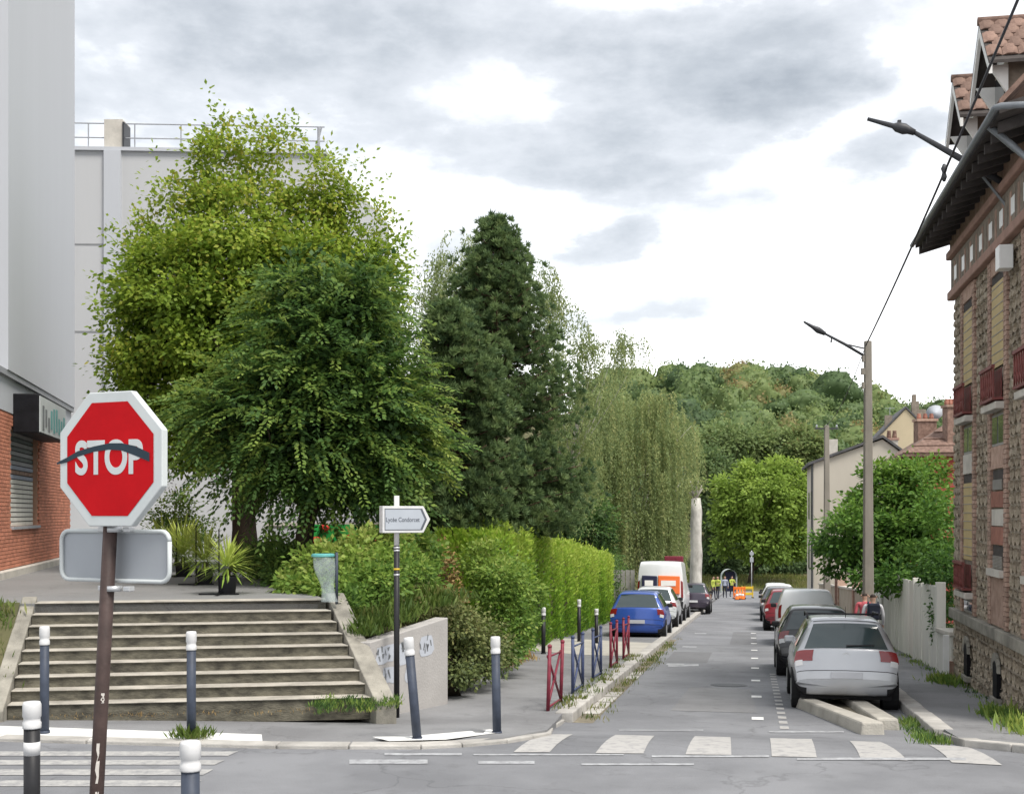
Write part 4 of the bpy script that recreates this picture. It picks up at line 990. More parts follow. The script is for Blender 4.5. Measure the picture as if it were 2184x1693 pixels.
# yellow-green maple
rng = np.random.default_rng(1)
b = W(522, 1165, 27.5); b.z = TZ - .05
el_m = [ell(520, 590, 27.5, 190, 200, 2.3), ell(430, 700, 27.2, 190, 210, 2.2), ell(640, 640, 27.8, 190, 210, 2.2), ell(350, 640, 27.5, 105, 150, 1.4), ell(330, 830, 27.2, 105, 120, 1.4), ell(560, 860, 27.6, 200, 140, 2.0),
        ell(400, 930, 27.2, 95, 80, 1.2), ell(760, 640, 27.8, 95, 170, 1.3), ell(465, 360, 27.5, 50, 110, .7), ell(530, 350, 27.3, 38, 90, .6), ell(605, 360, 27.5, 42, 115, .6), ell(685, 420, 27.6, 42, 110, .6), ell(375, 450, 27.5, 45, 85, .6), ell(800, 560, 28, 50, 110, .7), ell(320, 520, 27.4, 40, 70, .5), ell(745, 480, 27.8, 35, 100, .5)]
C1, o1 = crown_points(rng, el_m, 2700, .4)
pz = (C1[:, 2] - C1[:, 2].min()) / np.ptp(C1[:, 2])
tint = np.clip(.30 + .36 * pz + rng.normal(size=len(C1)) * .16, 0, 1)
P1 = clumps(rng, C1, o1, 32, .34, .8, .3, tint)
# stray shoots round the outline
sh_px = [(460, 230), (615, 245), (510, 255), (580, 262), (540, 250), (318, 372), (335, 420), (235, 515), (205, 590), (215, 690), (230, 760), (715, 345), (778, 330), (775, 365), (790, 400), (815, 430), (822, 455), (850, 460), (865, 500), (870, 545), (880, 590), (250, 480), (300, 460), (745, 400), (835, 520), (205, 640), (225, 720), (660, 330), (440, 280), (490, 275)]
S1 = np.array([W(x, y, 27.5 + .4 * math.sin(i * 9)) for i, (x, y) in enumerate(sh_px)]); S1 = np.concatenate([S1, S1 + rng.normal(size=S1.shape) * .18, S1 * .94 + np.array(W(560, 640, 27.5)) * .06])
d1 = unit(S1 - np.array(W(530, 680, 27.5)))
P1b = clumps(rng, S1, d1, 9, .2, .8, .3, np.full(len(S1), .5))
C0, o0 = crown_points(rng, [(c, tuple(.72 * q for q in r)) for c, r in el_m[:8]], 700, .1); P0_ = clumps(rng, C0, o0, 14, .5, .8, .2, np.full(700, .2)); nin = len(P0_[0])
P, T, Nn, tt = cat(P1, P1b, P0_)
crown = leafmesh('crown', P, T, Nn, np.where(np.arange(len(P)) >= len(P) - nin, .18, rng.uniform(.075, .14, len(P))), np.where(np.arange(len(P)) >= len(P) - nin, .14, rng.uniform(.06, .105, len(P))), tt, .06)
lm = trunk_mb(b, W(530, 560, 27.5), .30, .06, [C1[i] for i in range(0, 1500, 42)], rng)
make_tree('maple_tree', 'tall yellow green maple in front of the white slab building', b, crown, 'leaf_maple', 'bark_dark', lm)
# dark hornbeam before it
rng = np.random.default_rng(2)
b = W(640, 1195, 23); b.z = TZ - .15
el_h = [ell(690, 760, 23, 175, 190, 1.7), ell(620, 900, 22.6, 230, 190, 1.9), ell(780, 900, 22.8, 165, 200, 1.7), ell(815, 990, 22.8, 115, 95, 1.2), ell(735, 1030, 22.6, 130, 75, 1.4), ell(640, 1000, 22.6, 110, 80, 1.2), ell(640, 620, 23, 90, 110, .9), ell(770, 640, 23, 90, 110, .9),
        ell(470, 890, 22.6, 110, 80, 1.1), ell(890, 950, 22.8, 50, 110, .6)]
el_h = [(c, tuple(max(.3, q - .36) for q in r)) for c, r in el_h]
C2, o2 = crown_points(rng, el_h, 2500, .5)
P2 = sprays(rng, C2, o2, 28, .80, .38)
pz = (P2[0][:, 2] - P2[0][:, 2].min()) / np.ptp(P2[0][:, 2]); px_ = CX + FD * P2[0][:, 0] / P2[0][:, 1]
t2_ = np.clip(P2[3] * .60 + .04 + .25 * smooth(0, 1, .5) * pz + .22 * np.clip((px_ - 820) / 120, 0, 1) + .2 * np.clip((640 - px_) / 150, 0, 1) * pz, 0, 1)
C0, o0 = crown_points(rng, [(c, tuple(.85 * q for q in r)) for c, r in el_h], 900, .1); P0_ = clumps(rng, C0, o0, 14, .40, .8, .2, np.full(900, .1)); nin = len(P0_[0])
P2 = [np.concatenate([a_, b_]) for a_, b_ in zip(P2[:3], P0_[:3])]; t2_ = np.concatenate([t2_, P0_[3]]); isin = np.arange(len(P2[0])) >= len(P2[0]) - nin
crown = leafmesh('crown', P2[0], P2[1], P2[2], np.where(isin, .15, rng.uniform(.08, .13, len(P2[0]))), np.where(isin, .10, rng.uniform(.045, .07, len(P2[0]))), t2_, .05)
lm = trunk_mb(b, W(690, 680, 23), .2, .04, [C2[i] for i in range(0, 2400, 60)], rng)
make_tree('hornbeam_tree', 'dense dark green hornbeam with drooping sprays before the maple', b, crown, 'leaf_hornbeam', 'bark_dark', lm)
# pines
def pine(name, label, px, Y, base_py, top_py, prof_px, seed, dens, crown_from=.12, leaf='leaf_pine', tuft=.17):
    rng = np.random.default_rng(seed); b = W(px, base_py, Y); t = W(px, top_py, Y); H = t.z - b.z; k = Y / FD
    cen, out = [], []; limbs = MB()
    nb = dens
    for i in range(nb):
        f = crown_from + (1 - crown_from) * (i + rng.random()) / nb
        R = np.interp(f, prof_px[0], prof_px[1]) * k * rng.uniform(.72, 1.08); a = rng.random() * 2 * math.pi
        d = np.array([math.cos(a), math.sin(a), 0]); st_ = np.array(b) + np.array([0, 0, H * f]); rise = .10 + .30 * f
        n = int(7 + R * 9)
        for j in range(n):
            g = .3 + .75 * (j + rng.random()) / n; q = st_ + d * R * g + np.array([0, 0, rise * R * g * g - .08 * R]) + rng.normal(size=3) * np.array([.14, .14, .07]) * (1 + R * .2)
            cen.append(q); out.append(unit((d * .7 + np.array([0, 0, .8]) + rng.normal(size=3) * .25)[None])[0])
        limbs.tube([st_, st_ + d * R * .5 + np.array([0, 0, .03 * R]), st_ + d * R * .9 + np.array([0, 0, rise * R * .7])], [.035, .025, .01], 5)
    cen, out = np.array(cen), np.array(out); n = len(cen); per = 30
    i = np.repeat(np.arange(n), per); T = unit(out[i] + rdir(rng, n * per) * .85); P = cen[i] + T * rng.uniform(0, .05, n * per)[:, None]
    ct = np.clip(.25 + .3 * rng.random(n) + .18 * rng.normal(size=n), 0, 1)
    me = leafmesh('crown', P, T, rdir(rng, n * per), rng.uniform(.6, 1.1, n * per) * tuft, .034, ct[i])
    tr = MB(); tr.tube([b - Vector((0, 0, .2)), b.lerp(t, .3), b.lerp(t, .7), t], [.19, .15, .08, .02], 9); tr.v += [tuple(v) for v in limbs.v]; o = len(tr.v) - len(limbs.v); tr.f += [tuple(q + o for q in f) for f in limbs.f]
    return make_tree(name, label, b, me, leaf, 'bark_pine', tr)
pine('pine_tree', 'tall dark pine with a pointed top right of the hornbeam', 1058, 34, 1165, 470, ([0, .15, .3, .5, .62, .75, .88, 1], [170, 200, 190, 165, 125, 98, 58, 14]), 3, 330, .03)
pine('pine_tree', 'shorter broad pine between the hornbeam and the tall pine', 962, 30, 1195, 660, ([0, .2, .4, .6, .8, 1], [110, 150, 150, 120, 80, 15]), 4, 230, .10)
# weeping birches / willow
def weeping(name, label, px, Y, base_py, ells, n_str, ln, seed, bark, trunk_r, leafL=.075, leaf='leaf_birch', tintb=.4, top=None):
    rng = np.random.default_rng(seed); b = W(px, base_py, Y); C, o = crown_points(rng, ells, n_str, .55)
    Ps, Ts, Tt = [], [], []
    low = min(c[2] - r[2] for c, r in ells)
    for i in range(n_str):
        L = ln * rng.uniform(.45, 1.15); L = min(L, C[i][2] - low + .8); n = max(6, int(L / .045)); k = np.linspace(0, 1, n)
        arch = o[i].copy(); arch[2] = 0; sway = rng.normal(size=3) * .10
        p = C[i] + arch * (.35 * (1 - np.exp(-3 * k)))[:, None] + sway * k[:, None] + np.array([0, 0, -1.0]) * (k ** 1.15 * L)[:, None] + np.array([0, 0, .2]) * np.sin(k * 3.14)[:, None] * (1 - k)[:, None]
        p = p + rng.normal(size=p.shape) * .035; Ps.append(p); Ts.append(np.array([0, 0, -1.0]) + rng.normal(size=p.shape) * .55); Tt.append(np.full(n, np.clip(tintb + rng.normal() * .2, 0, 1)))
    P, T, tt = np.concatenate(Ps), np.concatenate(Ts), np.concatenate(Tt)
    me = leafmesh('crown', P, T, rdir(rng, len(P)), rng.uniform(.8, 1.3, len(P)) * leafL, leafL * .42, tt)
    t = top or Vector(np.mean([c for c, r in ells], 0)) + Vector((0, 0, 1.2))
    return make_tree(name, label, b, me, leaf, bark, trunk_mb(b, t, trunk_r, .05, [C[i] for i in range(0, n_str, max(1, n_str // 26))], rng))
weeping('birch_tree', 'weeping birch whose hanging twigs show behind the tall pine', 1010, 40, 1175,
        [ell(985, 540, 40, 45, 60), ell(940, 610, 40, 60, 80), ell(1060, 480, 40, 28, 30), ell(900, 720, 40, 70, 120), ell(1010, 620, 40.5, 90, 120), ell(1190, 660, 41, 45, 50), ell(1120, 620, 41, 70, 90)], 1100, 1.3, 6, 'bark_pale', .09, .10)
weeping('birch_tree', 'airy weeping birch with bare twigs right of the tall pine', 1165, 44, 1200,
        [ell(1230, 720, 44, 45, 45), ell(1290, 725, 44, 55, 30), ell(1350, 725, 44, 40, 22), ell(1190, 800, 44, 60, 90), ell(1240, 880, 44, 80, 100), ell(1200, 980, 44, 70, 110)], 1000, 1.3, 7, 'bark_pale', .07, .10, top=W(1235, 900, 44))
weeping('willow_tree', 'broad curtain of weeping willow above the parked van', 1370, 68, 1270,
        [ell(1310, 850, 68, 90, 70, 2), ell(1390, 900, 68, 90, 80, 2), ell(1270, 950, 67, 90, 110, 2), ell(1350, 1000, 67, 110, 130, 2.2), ell(1450, 960, 76, 50, 100, 1.6), ell(1250, 1080, 66, 80, 100, 1.6), ell(1400, 1080, 68, 60, 90, 1.6), ell(1320, 1110, 66, 90, 70, 1.6), ell(1230, 1000, 65, 60, 120, 1.3), ell(1270, 1150, 66, 70, 70, 1.5), ell(1350, 1150, 67, 80, 70, 1.5), ell(1425, 1110, 77, 35, 90, 1.0)], 2300, 3.4, 8, 'bark_pale', .2, .15, tintb=.5)
# pollarded pale trunk on the kerb
pt = thing('pollarded_trunk', 'bare pale pollarded trunk standing on the left kerb', 'tree', ST(72, -3.02, .1))
g0 = ST(72, -3.02, -.1); kx = 62 / FD; rng = np.random.default_rng(9)
path = [g0 + Vector((.03 * math.sin(i * 2), 0, (W(1490, 1062, 71).z - g0.z) * i / 8)) for i in range(9)]
MB().tube(path, [.42, .37, .35, .34, .34, .33, .33, .32, .26], 11).build('trunk', 'bark_white', pt, True)
tp_ = path[-1]
for i in range(9):
    a = i * .7; d = Vector((math.cos(a) * .5, math.sin(a) * .3, .4 + .6 * rng.random())); q = tp_ + d * rng.uniform(.5, 1.1)
    MB().tube([tp_ - Vector((0, 0, .1)), tp_ + d * .3, q], [.09, .06, .03], 6).build('stub_branch', 'bark_pale', pt, True)
Cc = np.array([tp_ + Vector((rng.normal() * .3, rng.normal() * .3, .3 + rng.random() * .9)) for _ in range(26)]); Pq = clumps(rng, Cc, rdir(rng, 26), 16, .25)
link('crown', leafmesh('crown', *Pq[:3], rng.uniform(.10, .16, len(Pq[0])), .08, Pq[3] * .4 + .5), 'leaf_birch', pt)
# far trees
def clump_tree(name, label, base, ells, nc, per, cr, leaf, L, seed, bark='bark_dark', tr=.2, tb=(.2, .6), group=None, shell=.45, nlimb=26, cat_='tree'):
    rng = np.random.default_rng(seed); C, o = crown_points(rng, ells, nc, shell)
    pz = (C[:, 2] - C[:, 2].min()) / max(.1, np.ptp(C[:, 2])); ct = np.clip(tb[0] + (tb[1] - tb[0]) * (.6 * pz + .4 * rng.random(nc)) + rng.normal(size=nc) * .1, 0, 1)  # upper clumps tinted lighter: light on the crown top is put into the colour
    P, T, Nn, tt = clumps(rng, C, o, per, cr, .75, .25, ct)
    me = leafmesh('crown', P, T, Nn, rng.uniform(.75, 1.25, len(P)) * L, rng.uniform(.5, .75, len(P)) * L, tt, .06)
    top = Vector(np.mean([c for c, r in ells], 0)); top.z = max(top.z, Vector(base).z + .4)
    return make_tree(name, label, base, me, leaf, bark, trunk_mb(base, top, tr, tr * .3, [C[i] for i in range(0, nc, max(1, nc // nlimb))], rng, wob=.03) if tr else None, group, cat_)
Y = 150; b = W(1600, 1250, Y); b.z = gz(b.x, b.y) + .6
clump_tree('lime_tree', 'rounded light green tree closing the end of the road', b, [ell(1630, 1060, Y, 90, 70), ell(1580, 1100, Y, 55, 60), ell(1680, 1120, Y, 55, 80), ell(1640, 1140, Y, 80, 70), ell(1560, 1080, Y, 35, 40), ell(1690, 1060, Y, 40, 60), ell(1620, 1020, Y, 45, 32), ell(1540, 1150, Y, 28, 40), ell(1722, 1165, Y, 22, 45), ell(1598, 1000, Y, 26, 24), ell(1672, 1002, Y, 34, 26), ell(1545, 1040, Y, 22, 24)], 700, 32, .85, 'leaf_light', .48, 20, tr=.3, tb=(.15, .8))
b = W(1545, 1225, 158); b.z = gz(b.x, b.y) + 1.6
clump_tree('park_tree', 'dark trunked park tree left of the light green one', b, [ell(1530, 1080, 160, 45, 70), ell(1520, 1010, 160, 45, 60), ell(1545, 1150, 160, 40, 30)], 240, 34, 1.0, 'leaf_far', .5, 21, tr=.38, tb=(.05, .4))
for i, (px, py, rx, ry, Y, tb) in enumerate(((1560, 950, 75, 45, 175, (.15, .6)), (1640, 960, 70, 50, 178, (.2, .7)), (1710, 965, 50, 55, 176, (.25, .75)), (1600, 1010, 120, 60, 182, (.1, .5)))):
    b = W(px, 1210, Y); b.z = gz(b.x, b.y) + hill(b.x, b.y)
    clump_tree('park_tree', ('left domed park tree rising behind the pollarded trunk', 'middle domed park tree above the light green tree', 'right domed park tree beside the cream gable', 'shaded park tree low behind the light green tree')[i], b,
               [ell(px, py, Y, rx, ry), ell(px - 20, py + 60, Y, rx * .8, 60), ell(px + 15, py + 90, Y, rx * .8, 70)], 430, 30, 1.2, 'leaf_far', .6, 30 + i, tr=.3, tb=tb, group='park trees beyond the road end')
for i, px in enumerate((1525, 1585, 1660, 1715)):
    Y = 160 + 3 * i; b = W(px, 1225, Y); b.z = gz(b.x, b.y) + hill(b.x, b.y)
    clump_tree('park_shrub', ('dark shrub by the pollarded trunk at the park edge', 'dark shrub behind the hi-vis workers at the park edge', 'dark shrub under the light green tree', 'dark shrub by the cream house at the park edge')[i], b, [ell(px, 1195, Y, 45, 32)], 110, 30, 1.0, 'leaf_far', .5, 50 + i, tr=0, tb=(0, .25), group='shrubs at the park edge', cat_='shrub')
# wooded hill: one mass
rng = np.random.default_rng(40); Ps, Ts, Ns, Tt = [], [], [], []; cores = MB(); ctint = []
bmh = bmesh.new(); bmesh.ops.create_icosphere(bmh, subdivisions=3, radius=1.0); iv = np.array([v.co for v in bmh.verts]); iff = [[v.index for v in f.verts] for f in bmh.faces]; bmh.free()
for i in range(300):
    Y = rng.uniform(205, 345) if i > 100 else rng.uniform(322, 345); f = rng.uniform(.07, .37); X = f * Y
    z = gz(X, Y) - .1 + hill(X, Y); h = rng.uniform(6, 13); R = rng.uniform(3.2, 6.5); ph = rng.random(6) * 6
    hue = .05 + .6 * rng.random() if rng.random() > .08 else rng.uniform(.85, 1.0)
    lump = lambda d: 1 + .16 * np.sin(d[:, 0] * 4 + ph[0]) * np.sin(d[:, 2] * 4 + ph[1]) + .12 * np.sin(d[:, 1] * 6 + ph[2] + d[:, 2] * 5) + .07 * np.sin(d[:, 0] * 11 + ph[3]) * np.sin(d[:, 2] * 10 + d[:, 1] * 9 + ph[4])
    c0 = np.array([X, Y, z + h * .6]); rad = np.array([R, R, h * .42])
    o_ = len(cores.v); cores.v += [tuple(p) for p in c0 + iv * lump(iv)[:, None] * rad * .93]; cores.f += [tuple(q + o_ for q in t) for t in iff]; ctint += [hue * .9] * len(iff)
    d = rdir(rng, 640); d = d[(d[:, 1] < .35) & (d[:, 2] > -.55)]; n = len(d)
    p = c0 + d * lump(d)[:, None] * rad * rng.uniform(.92, 1.06, n)[:, None]; Ps.append(p); Ts.append(rdir(rng, n) + d * .4); Ns.append(d + rdir(rng, n) * .55 + np.array([0, 0, .3])); Tt.append(np.clip(hue + rng.normal(size=n) * .07 + .12 * np.sin(d[:, 0] * 6 + d[:, 2] * 7 + ph[5]), 0, 1))
P = np.concatenate(Ps); fo = link('wooded_hillside', leafmesh('wooded_hillside', P, np.concatenate(Ts), np.concatenate(Ns), rng.uniform(.55, 1.0, len(P)), rng.uniform(.45, .75, len(P)), np.concatenate(Tt)), 'leaf_far')
cm_ = cores.mesh('crown_mass'); at_ = cm_.attributes.new('tint', 'FLOAT', 'FACE'); at_.data.foreach_set('value', np.array(ctint, np.float32)); o_ = link('crown_mass', cm_, 'leaf_far', fo, True); o_['kind'] = 'stuff'
tag(fo, 'wooded hillside with a few rusty crowns above the street end', 'wood', kind='stuff')
# street tree on the right over the fence
b = ST(36.5, 4.6, 0)
clump_tree('street_tree', 'low spreading green tree overhanging the white board fence', b, [ell(1890, 1090, 37, 95, 85, 1.4), ell(1830, 1140, 36, 75, 70, 1.1), ell(1960, 1080, 36, 70, 85, 1.2), ell(1955, 1160, 35, 75, 80, 1.0), ell(1790, 1180, 37, 42, 45, .7), ell(2000, 1130, 33, 38, 70, .6), ell(1900, 1170, 36, 90, 60, 1.1), ell(1930, 1020, 37, 60, 45, .9), ell(1768, 1150, 37, 28, 30, .5), ell(1985, 1010, 37, 40, 35, .6), ell(1870, 1015, 37, 30, 30, .5), ell(1850, 1230, 35, 45, 30, .5), ell(1940, 1235, 33, 50, 32, .5)],
           900, 26, .30, 'leaf_street', .15, 60, tr=.11, tb=(.1, .85))
clump_tree('ivy_bush', 'dark ivy mass hanging between the street tree and stone house', ST(27.6, 4.4), [ell(2010, 1250, 27.5, 22, 60, .4), ell(2015, 1320, 27, 18, 60, .4), ell(1995, 1210, 28, 30, 30, .4)], 120, 26, .16, 'leaf_street', .09, 61, tr=0, tb=(0, .2), cat_='ivy')
# laurel hedge in the left garden
rng = np.random.default_rng(70); hs = []; n = 34000
s_ = rng.uniform(28, 51, n); u = rng.random(n)
topz = lambda s: np.interp(s, [28, 51], [2.15, .72]); gr = np.array([prof(x) for x in s_]) + .1
face = rng.random(n); bulge = .10 * np.sin(s_ * 2.3) + .08 * np.sin(s_ * 5.1 + 1)
zt = topz(s_) + .12 * np.sin(s_ * 3.1) + .08 * np.sin(s_ * 7.7) + .22 * rng.random(n) ** 3
t_ = np.where(face < .62, -5.5 + bulge - rng.random(n) ** 2 * .35, -5.5 - rng.random(n) * 1.5)
z_ = np.where(face < .62, gr + (zt - gr) * rng.random(n), zt - rng.random(n) ** 2 * .3)
endm = face > .88; s_ = np.where(endm, 27.6 + rng.random(n) ** 2 * .4 + .1 * np.sin(z_ * 3), s_); z_ = np.where(endm, -.6 + 2.8 * rng.random(n), z_)
P = np.stack([t_ * CS + s_ * SN, -t_ * SN + s_ * CS, z_], 1); outn = np.where((face < .62)[:, None], np.array([CS, -SN, .25]), np.where(endm[:, None], np.array([-SN, -CS, .3]), np.array([.2, -.2, 1.0])))
T = unit(outn * .6 + np.array([0, 0, .8]) + rdir(rng, n) * .6); Nn = unit(outn + rdir(rng, n) * .6)
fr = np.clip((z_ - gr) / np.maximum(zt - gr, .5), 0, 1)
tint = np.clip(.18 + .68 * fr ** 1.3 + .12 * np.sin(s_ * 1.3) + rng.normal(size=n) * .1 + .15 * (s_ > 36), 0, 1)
hg = thing('laurel_hedge', 'long bright green laurel hedge along the left pavement', 'hedge', ST(39, -6))
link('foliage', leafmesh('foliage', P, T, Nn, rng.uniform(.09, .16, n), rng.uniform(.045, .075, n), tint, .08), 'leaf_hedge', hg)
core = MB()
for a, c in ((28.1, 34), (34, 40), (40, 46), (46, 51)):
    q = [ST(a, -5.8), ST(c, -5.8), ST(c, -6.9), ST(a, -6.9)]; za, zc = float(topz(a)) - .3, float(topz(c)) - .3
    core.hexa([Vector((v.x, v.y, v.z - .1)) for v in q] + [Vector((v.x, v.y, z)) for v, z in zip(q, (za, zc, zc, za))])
core.build('hedge_core', 'soil', hg)  # solid dark box added inside to block the view through the leaves
rng = np.random.default_rng(71)
C = np.array([ST(s, -6.0 + rng.normal() * .5, 1.0 + rng.random() * 2.6) for s in rng.uniform(51, 60, 150)]); Pq = clumps(rng, C, rdir(rng, 150), 26, .4)
clump_tree('cypress_hedge', 'dark clipped cypress hedge past the end of the laurel hedge', ST(54, -6), [((*ST(53, -6, 1.5),), (.7, 1.4, 1.7)), ((*ST(55.5, -6.1, 1.4),), (.7, 1.4, 1.6)), ((*ST(58, -6.2, 1.3),), (.8, 1.4, 1.5))], 260, 30, .3, 'leaf_hornbeam', .10, 72, tr=0, tb=(.1, .5), cat_='hedge')
# dark garden trees closing the view behind the pines
for i, (px, py, rx, ry, Y) in enumerate(((1140, 1060, 110, 110, 56), (1010, 1060, 120, 130, 50), (880, 1040, 110, 140, 46), (1230, 1120, 80, 90, 62))):
    b = W(px, 1200, Y); b.z = gz(b.x, b.y)
    clump_tree('garden_tree', ('shaded garden tree behind the laurel hedge and tall pine', 'shaded garden tree behind the two pine trunks', 'shaded garden tree behind the direction sign', 'shaded garden tree behind the willow curtain')[i], b, [ell(px, py, Y, rx, ry, 1.5), ell(px, py + 70, Y, rx, 70, 1.5)], 420, 26, .45, 'leaf_hornbeam', .2, 110 + i, tr=.16, tb=(.0, .4), group='shaded garden trees')
# shrubs on the bank
def bush(name, label, lst, base, nc, per, cr, leaf, L, seed, tb=(.15, .75), stem=.05, narrow=.6, group=None):
    return clump_tree(name, label, base, lst, nc, per, cr, leaf, L, seed, tr=stem, tb=tb, cat_='shrub', shell=.35, nlimb=14, group=group)
bush('leafy_shrub', 'bright leafy shrub with red flowers behind the bag stand', [ell(690, 1215, 21, 60, 50, .7), ell(760, 1200, 21, 80, 60, .8), ell(830, 1180, 22, 60, 50, .7), ell(640, 1250, 20.5, 40, 32, .5), ell(740, 1265, 20, 90, 45, .7)], W(740, 1290, 20.8), 430, 26, .2, 'leaf_bush', .11, 80, (.3, .95))
bush('leafy_shrub', 'dark green shrub behind the direction sign post', [ell(800, 1260, 19.8, 60, 55, .6), ell(860, 1230, 21, 60, 60, .7), ell(760, 1300, 19.2, 50, 30, .5)], W(815, 1320, 19.6), 260, 26, .18, 'leaf_bush', .09, 81, (.1, .6))
bush('broadleaf_shrub', 'olive broadleaf shrub between sign post and brown dead bush', [ell(890, 1180, 24, 45, 45, .6), ell(880, 1240, 23, 45, 40, .6)], W(890, 1290, 23.4), 150, 24, .2, 'leaf_bush', .14, 82, (.15, .7))
bush('juniper_shrub', 'sprawling juniper spilling over the retaining wall end', [ell(905, 1290, 20.6, 70, 30, .7), ell(960, 1330, 20.8, 70, 45, .7), ell(1010, 1370, 21.2, 60, 55, .6), ell(985, 1400, 20.8, 45, 40, .5), ell(860, 1300, 19.8, 45, 22, .5), ell(1060, 1390, 22, 35, 35, .5), ell(978, 1435, 20.0, 30, 28, .35), ell(1030, 1425, 20.8, 40, 22, .35)], W(985, 1445, 20.6), 480, 24, .17, 'leaf_juniper', .075, 83, (.1, .8))
bush('dead_shrub', 'brown dried shrub below the pine trunks', [ell(945, 1215, 25, 28, 45, .4), ell(950, 1270, 24, 35, 35, .4), ell(915, 1190, 25.5, 35, 30, .4)], W(945, 1300, 24.6), 90, 22, .18, 'leaf_dry', .09, 84, (.0, .7))
bush('upright_shrub', 'upright dense green shrub at the near end of the hedge', [ell(1075, 1260, 24.5, 60, 75, .7), ell(1090, 1330, 24, 45, 65, .5), ell(1040, 1210, 25, 55, 55, .6), ell(1115, 1270, 25, 40, 60, .5), ell(1085, 1380, 23.6, 26, 40, .3)], G(1095, 1415, .1), 430, 26, .18, 'leaf_bush', .085, 85, (.15, .75))
bush('low_shrub', 'low dark shrub filling the terrace edge under the hornbeam', [ell(575, 1190, 24.5, 60, 45, .7), ell(610, 1210, 22.5, 50, 40, .6)], W(580, 1225, 24), 170, 26, .22, 'leaf_hornbeam', .10, 86, (.2, .7))
bush('flowering_shrub', 'tall thin purple flowering shrub behind the potted palms', [ell(375, 1090, 30, 35, 45, .4), ell(345, 1120, 30, 30, 40, .4), ell(420, 1110, 31, 40, 35, .4), ell(390, 1150, 32, 70, 30, .5)], W(375, 1200, 31), 130, 22, .2, 'leaf_bush', .09, 87, (.2, .8))
rng = np.random.default_rng(88); C = np.array([W(x, y, 30) for x, y in ((372, 1055), (375, 1075), (368, 1040), (380, 1090), (345, 1085), (338, 1100), (405, 1095))]); Pq = clumps(rng, C, rdir(rng, len(C)), 16, .15)
tag(link('flower_spikes', leafmesh('flower_spikes', *Pq[:3], .06, .04, Pq[3]), 'leaf_purple'), 'purple flower spikes standing above the potted palms', 'flowers', kind='stuff')
# small ground plants: uncountable
def tufts(name, label, pts, per, L, spread, leaf, seed, tb=.5):
    rng = np.random.default_rng(seed); C = np.array(pts); n = len(C); i = np.repeat(np.arange(n), per)
    P = C[i] + rng.normal(size=(n * per, 3)) * np.array([spread, spread, 0]); T = unit(rdir(rng, n * per) * .6 + np.array([0, 0, 1.0])); ll = rng.uniform(.5, 1.2, n * per) * L * (.6 + .8 * rng.random(n))[i]
    return tag(link(name, leafmesh(name, P, T, rdir(rng, n * per), ll, np.clip(ll * .16, .006, .05), np.clip(tb + rng.normal(size=n)[i] * .25, 0, 1)), leaf), label, 'weeds', kind='stuff')
rng = np.random.default_rng(90)
tufts('weeds', 'grassy weeds along the left kerb and barriers', [ST(s, KL - .12 + rng.normal() * .09, .12) for s in rng.uniform(18, 30, 60)] + [ST(s, KL + .2 + abs(rng.normal()) * .12, .005) for s in rng.uniform(17.6, 40, 70)], 14, .10, .07, 'grass_blade', 91, .65)
tufts('weeds', 'weeds along the foot of the stone house and board fence', [ST(s, FT - .12 + rng.normal() * .05, .1) for s in rng.uniform(18, 41, 80)], 20, .09, .08, 'leaf_hornbeam', 92, .6)
tufts('weeds', 'tall weeds against the stone house at the right edge', [ST(s, FT - .3 + rng.normal() * .1, .1) for s in rng.uniform(16.6, 19.5, 50)] + [ST(24.6 + rng.normal() * .4, FT - .3 + rng.normal() * .08, .1) for _ in range(24)], 26, .17, .10, 'leaf_hornbeam', 93, .65)
tufts('weeds', 'weeds between the concrete island and the right kerb', [ST(s, KR - .2 + rng.normal() * .08, .0) for s in rng.uniform(15.6, 19, 50)], 20, .10, .08, 'leaf_hornbeam', 94, .6)
tufts('grass', 'dry grass covering the bank beside the stairs', [p0 - B2 * rng.uniform(0, 10) + A2 * (f * 1.95) + Vector((0, 0, .05 + 1.25 * f)) for f in rng.random(700)], 14, .16, .12, 'grass_blade', 95, .35)
tufts('weeds', 'leaf litter and moss along the lowest stair', [BL.lerp(BR, f) - A2 * (.12 + abs(rng.normal()) * .05) + Vector((0, 0, .04)) for f in rng.random(40)], 9, .05, .12, 'leaf_dry', 96, .3)
tufts('weeds', 'weed clump at the foot of the middle blue bollard', [G(408 + rng.normal() * 18, 1573 + rng.normal() * 2, .05) for _ in range(18)], 16, .12, .05, 'grass_blade', 97, .4)
tufts('ivy', 'ivy patch creeping over the right foot of the stairs', [BR + A2 * rng.uniform(-.55, .1) - B2 * rng.uniform(-.25, .75) + Vector((0, 0, .05 + .12 * rng.random())) for _ in range(130)], 16, .08, .05, 'leaf_hornbeam', 98, .4)
tufts('grass', 'grass on the bank above the retaining wall', [(rng.uniform(-2.15 - .42 * max(0, Y - 18), -1.75 + .56 * (Y - 18.3)), Y, .86 + .16 * (Y - 17.8)) for Y in rng.uniform(17.8, 20.2, 260)], 16, .20, .10, 'grass_blade', 99, .25)
tufts('grass', 'dry grass edging the bank beside the retaining wall', [G(960 + 150 * f, 1455 - 45 * f, .1) + Vector((rng.normal() * .15, abs(rng.normal()) * .18, .02)) for f in rng.random(220)], 16, .20, .08, 'leaf_dry', 100, .6)
tufts('grass', 'meadow grass on the park bank at the road end', [(X, Y, gz(X, Y) + hill(X, Y) - .1) for X, Y in zip(rng.uniform(18, 45, 1500), rng.uniform(146, 160, 1500))], 8, .6, .6, 'grass_blade', 101, .75)
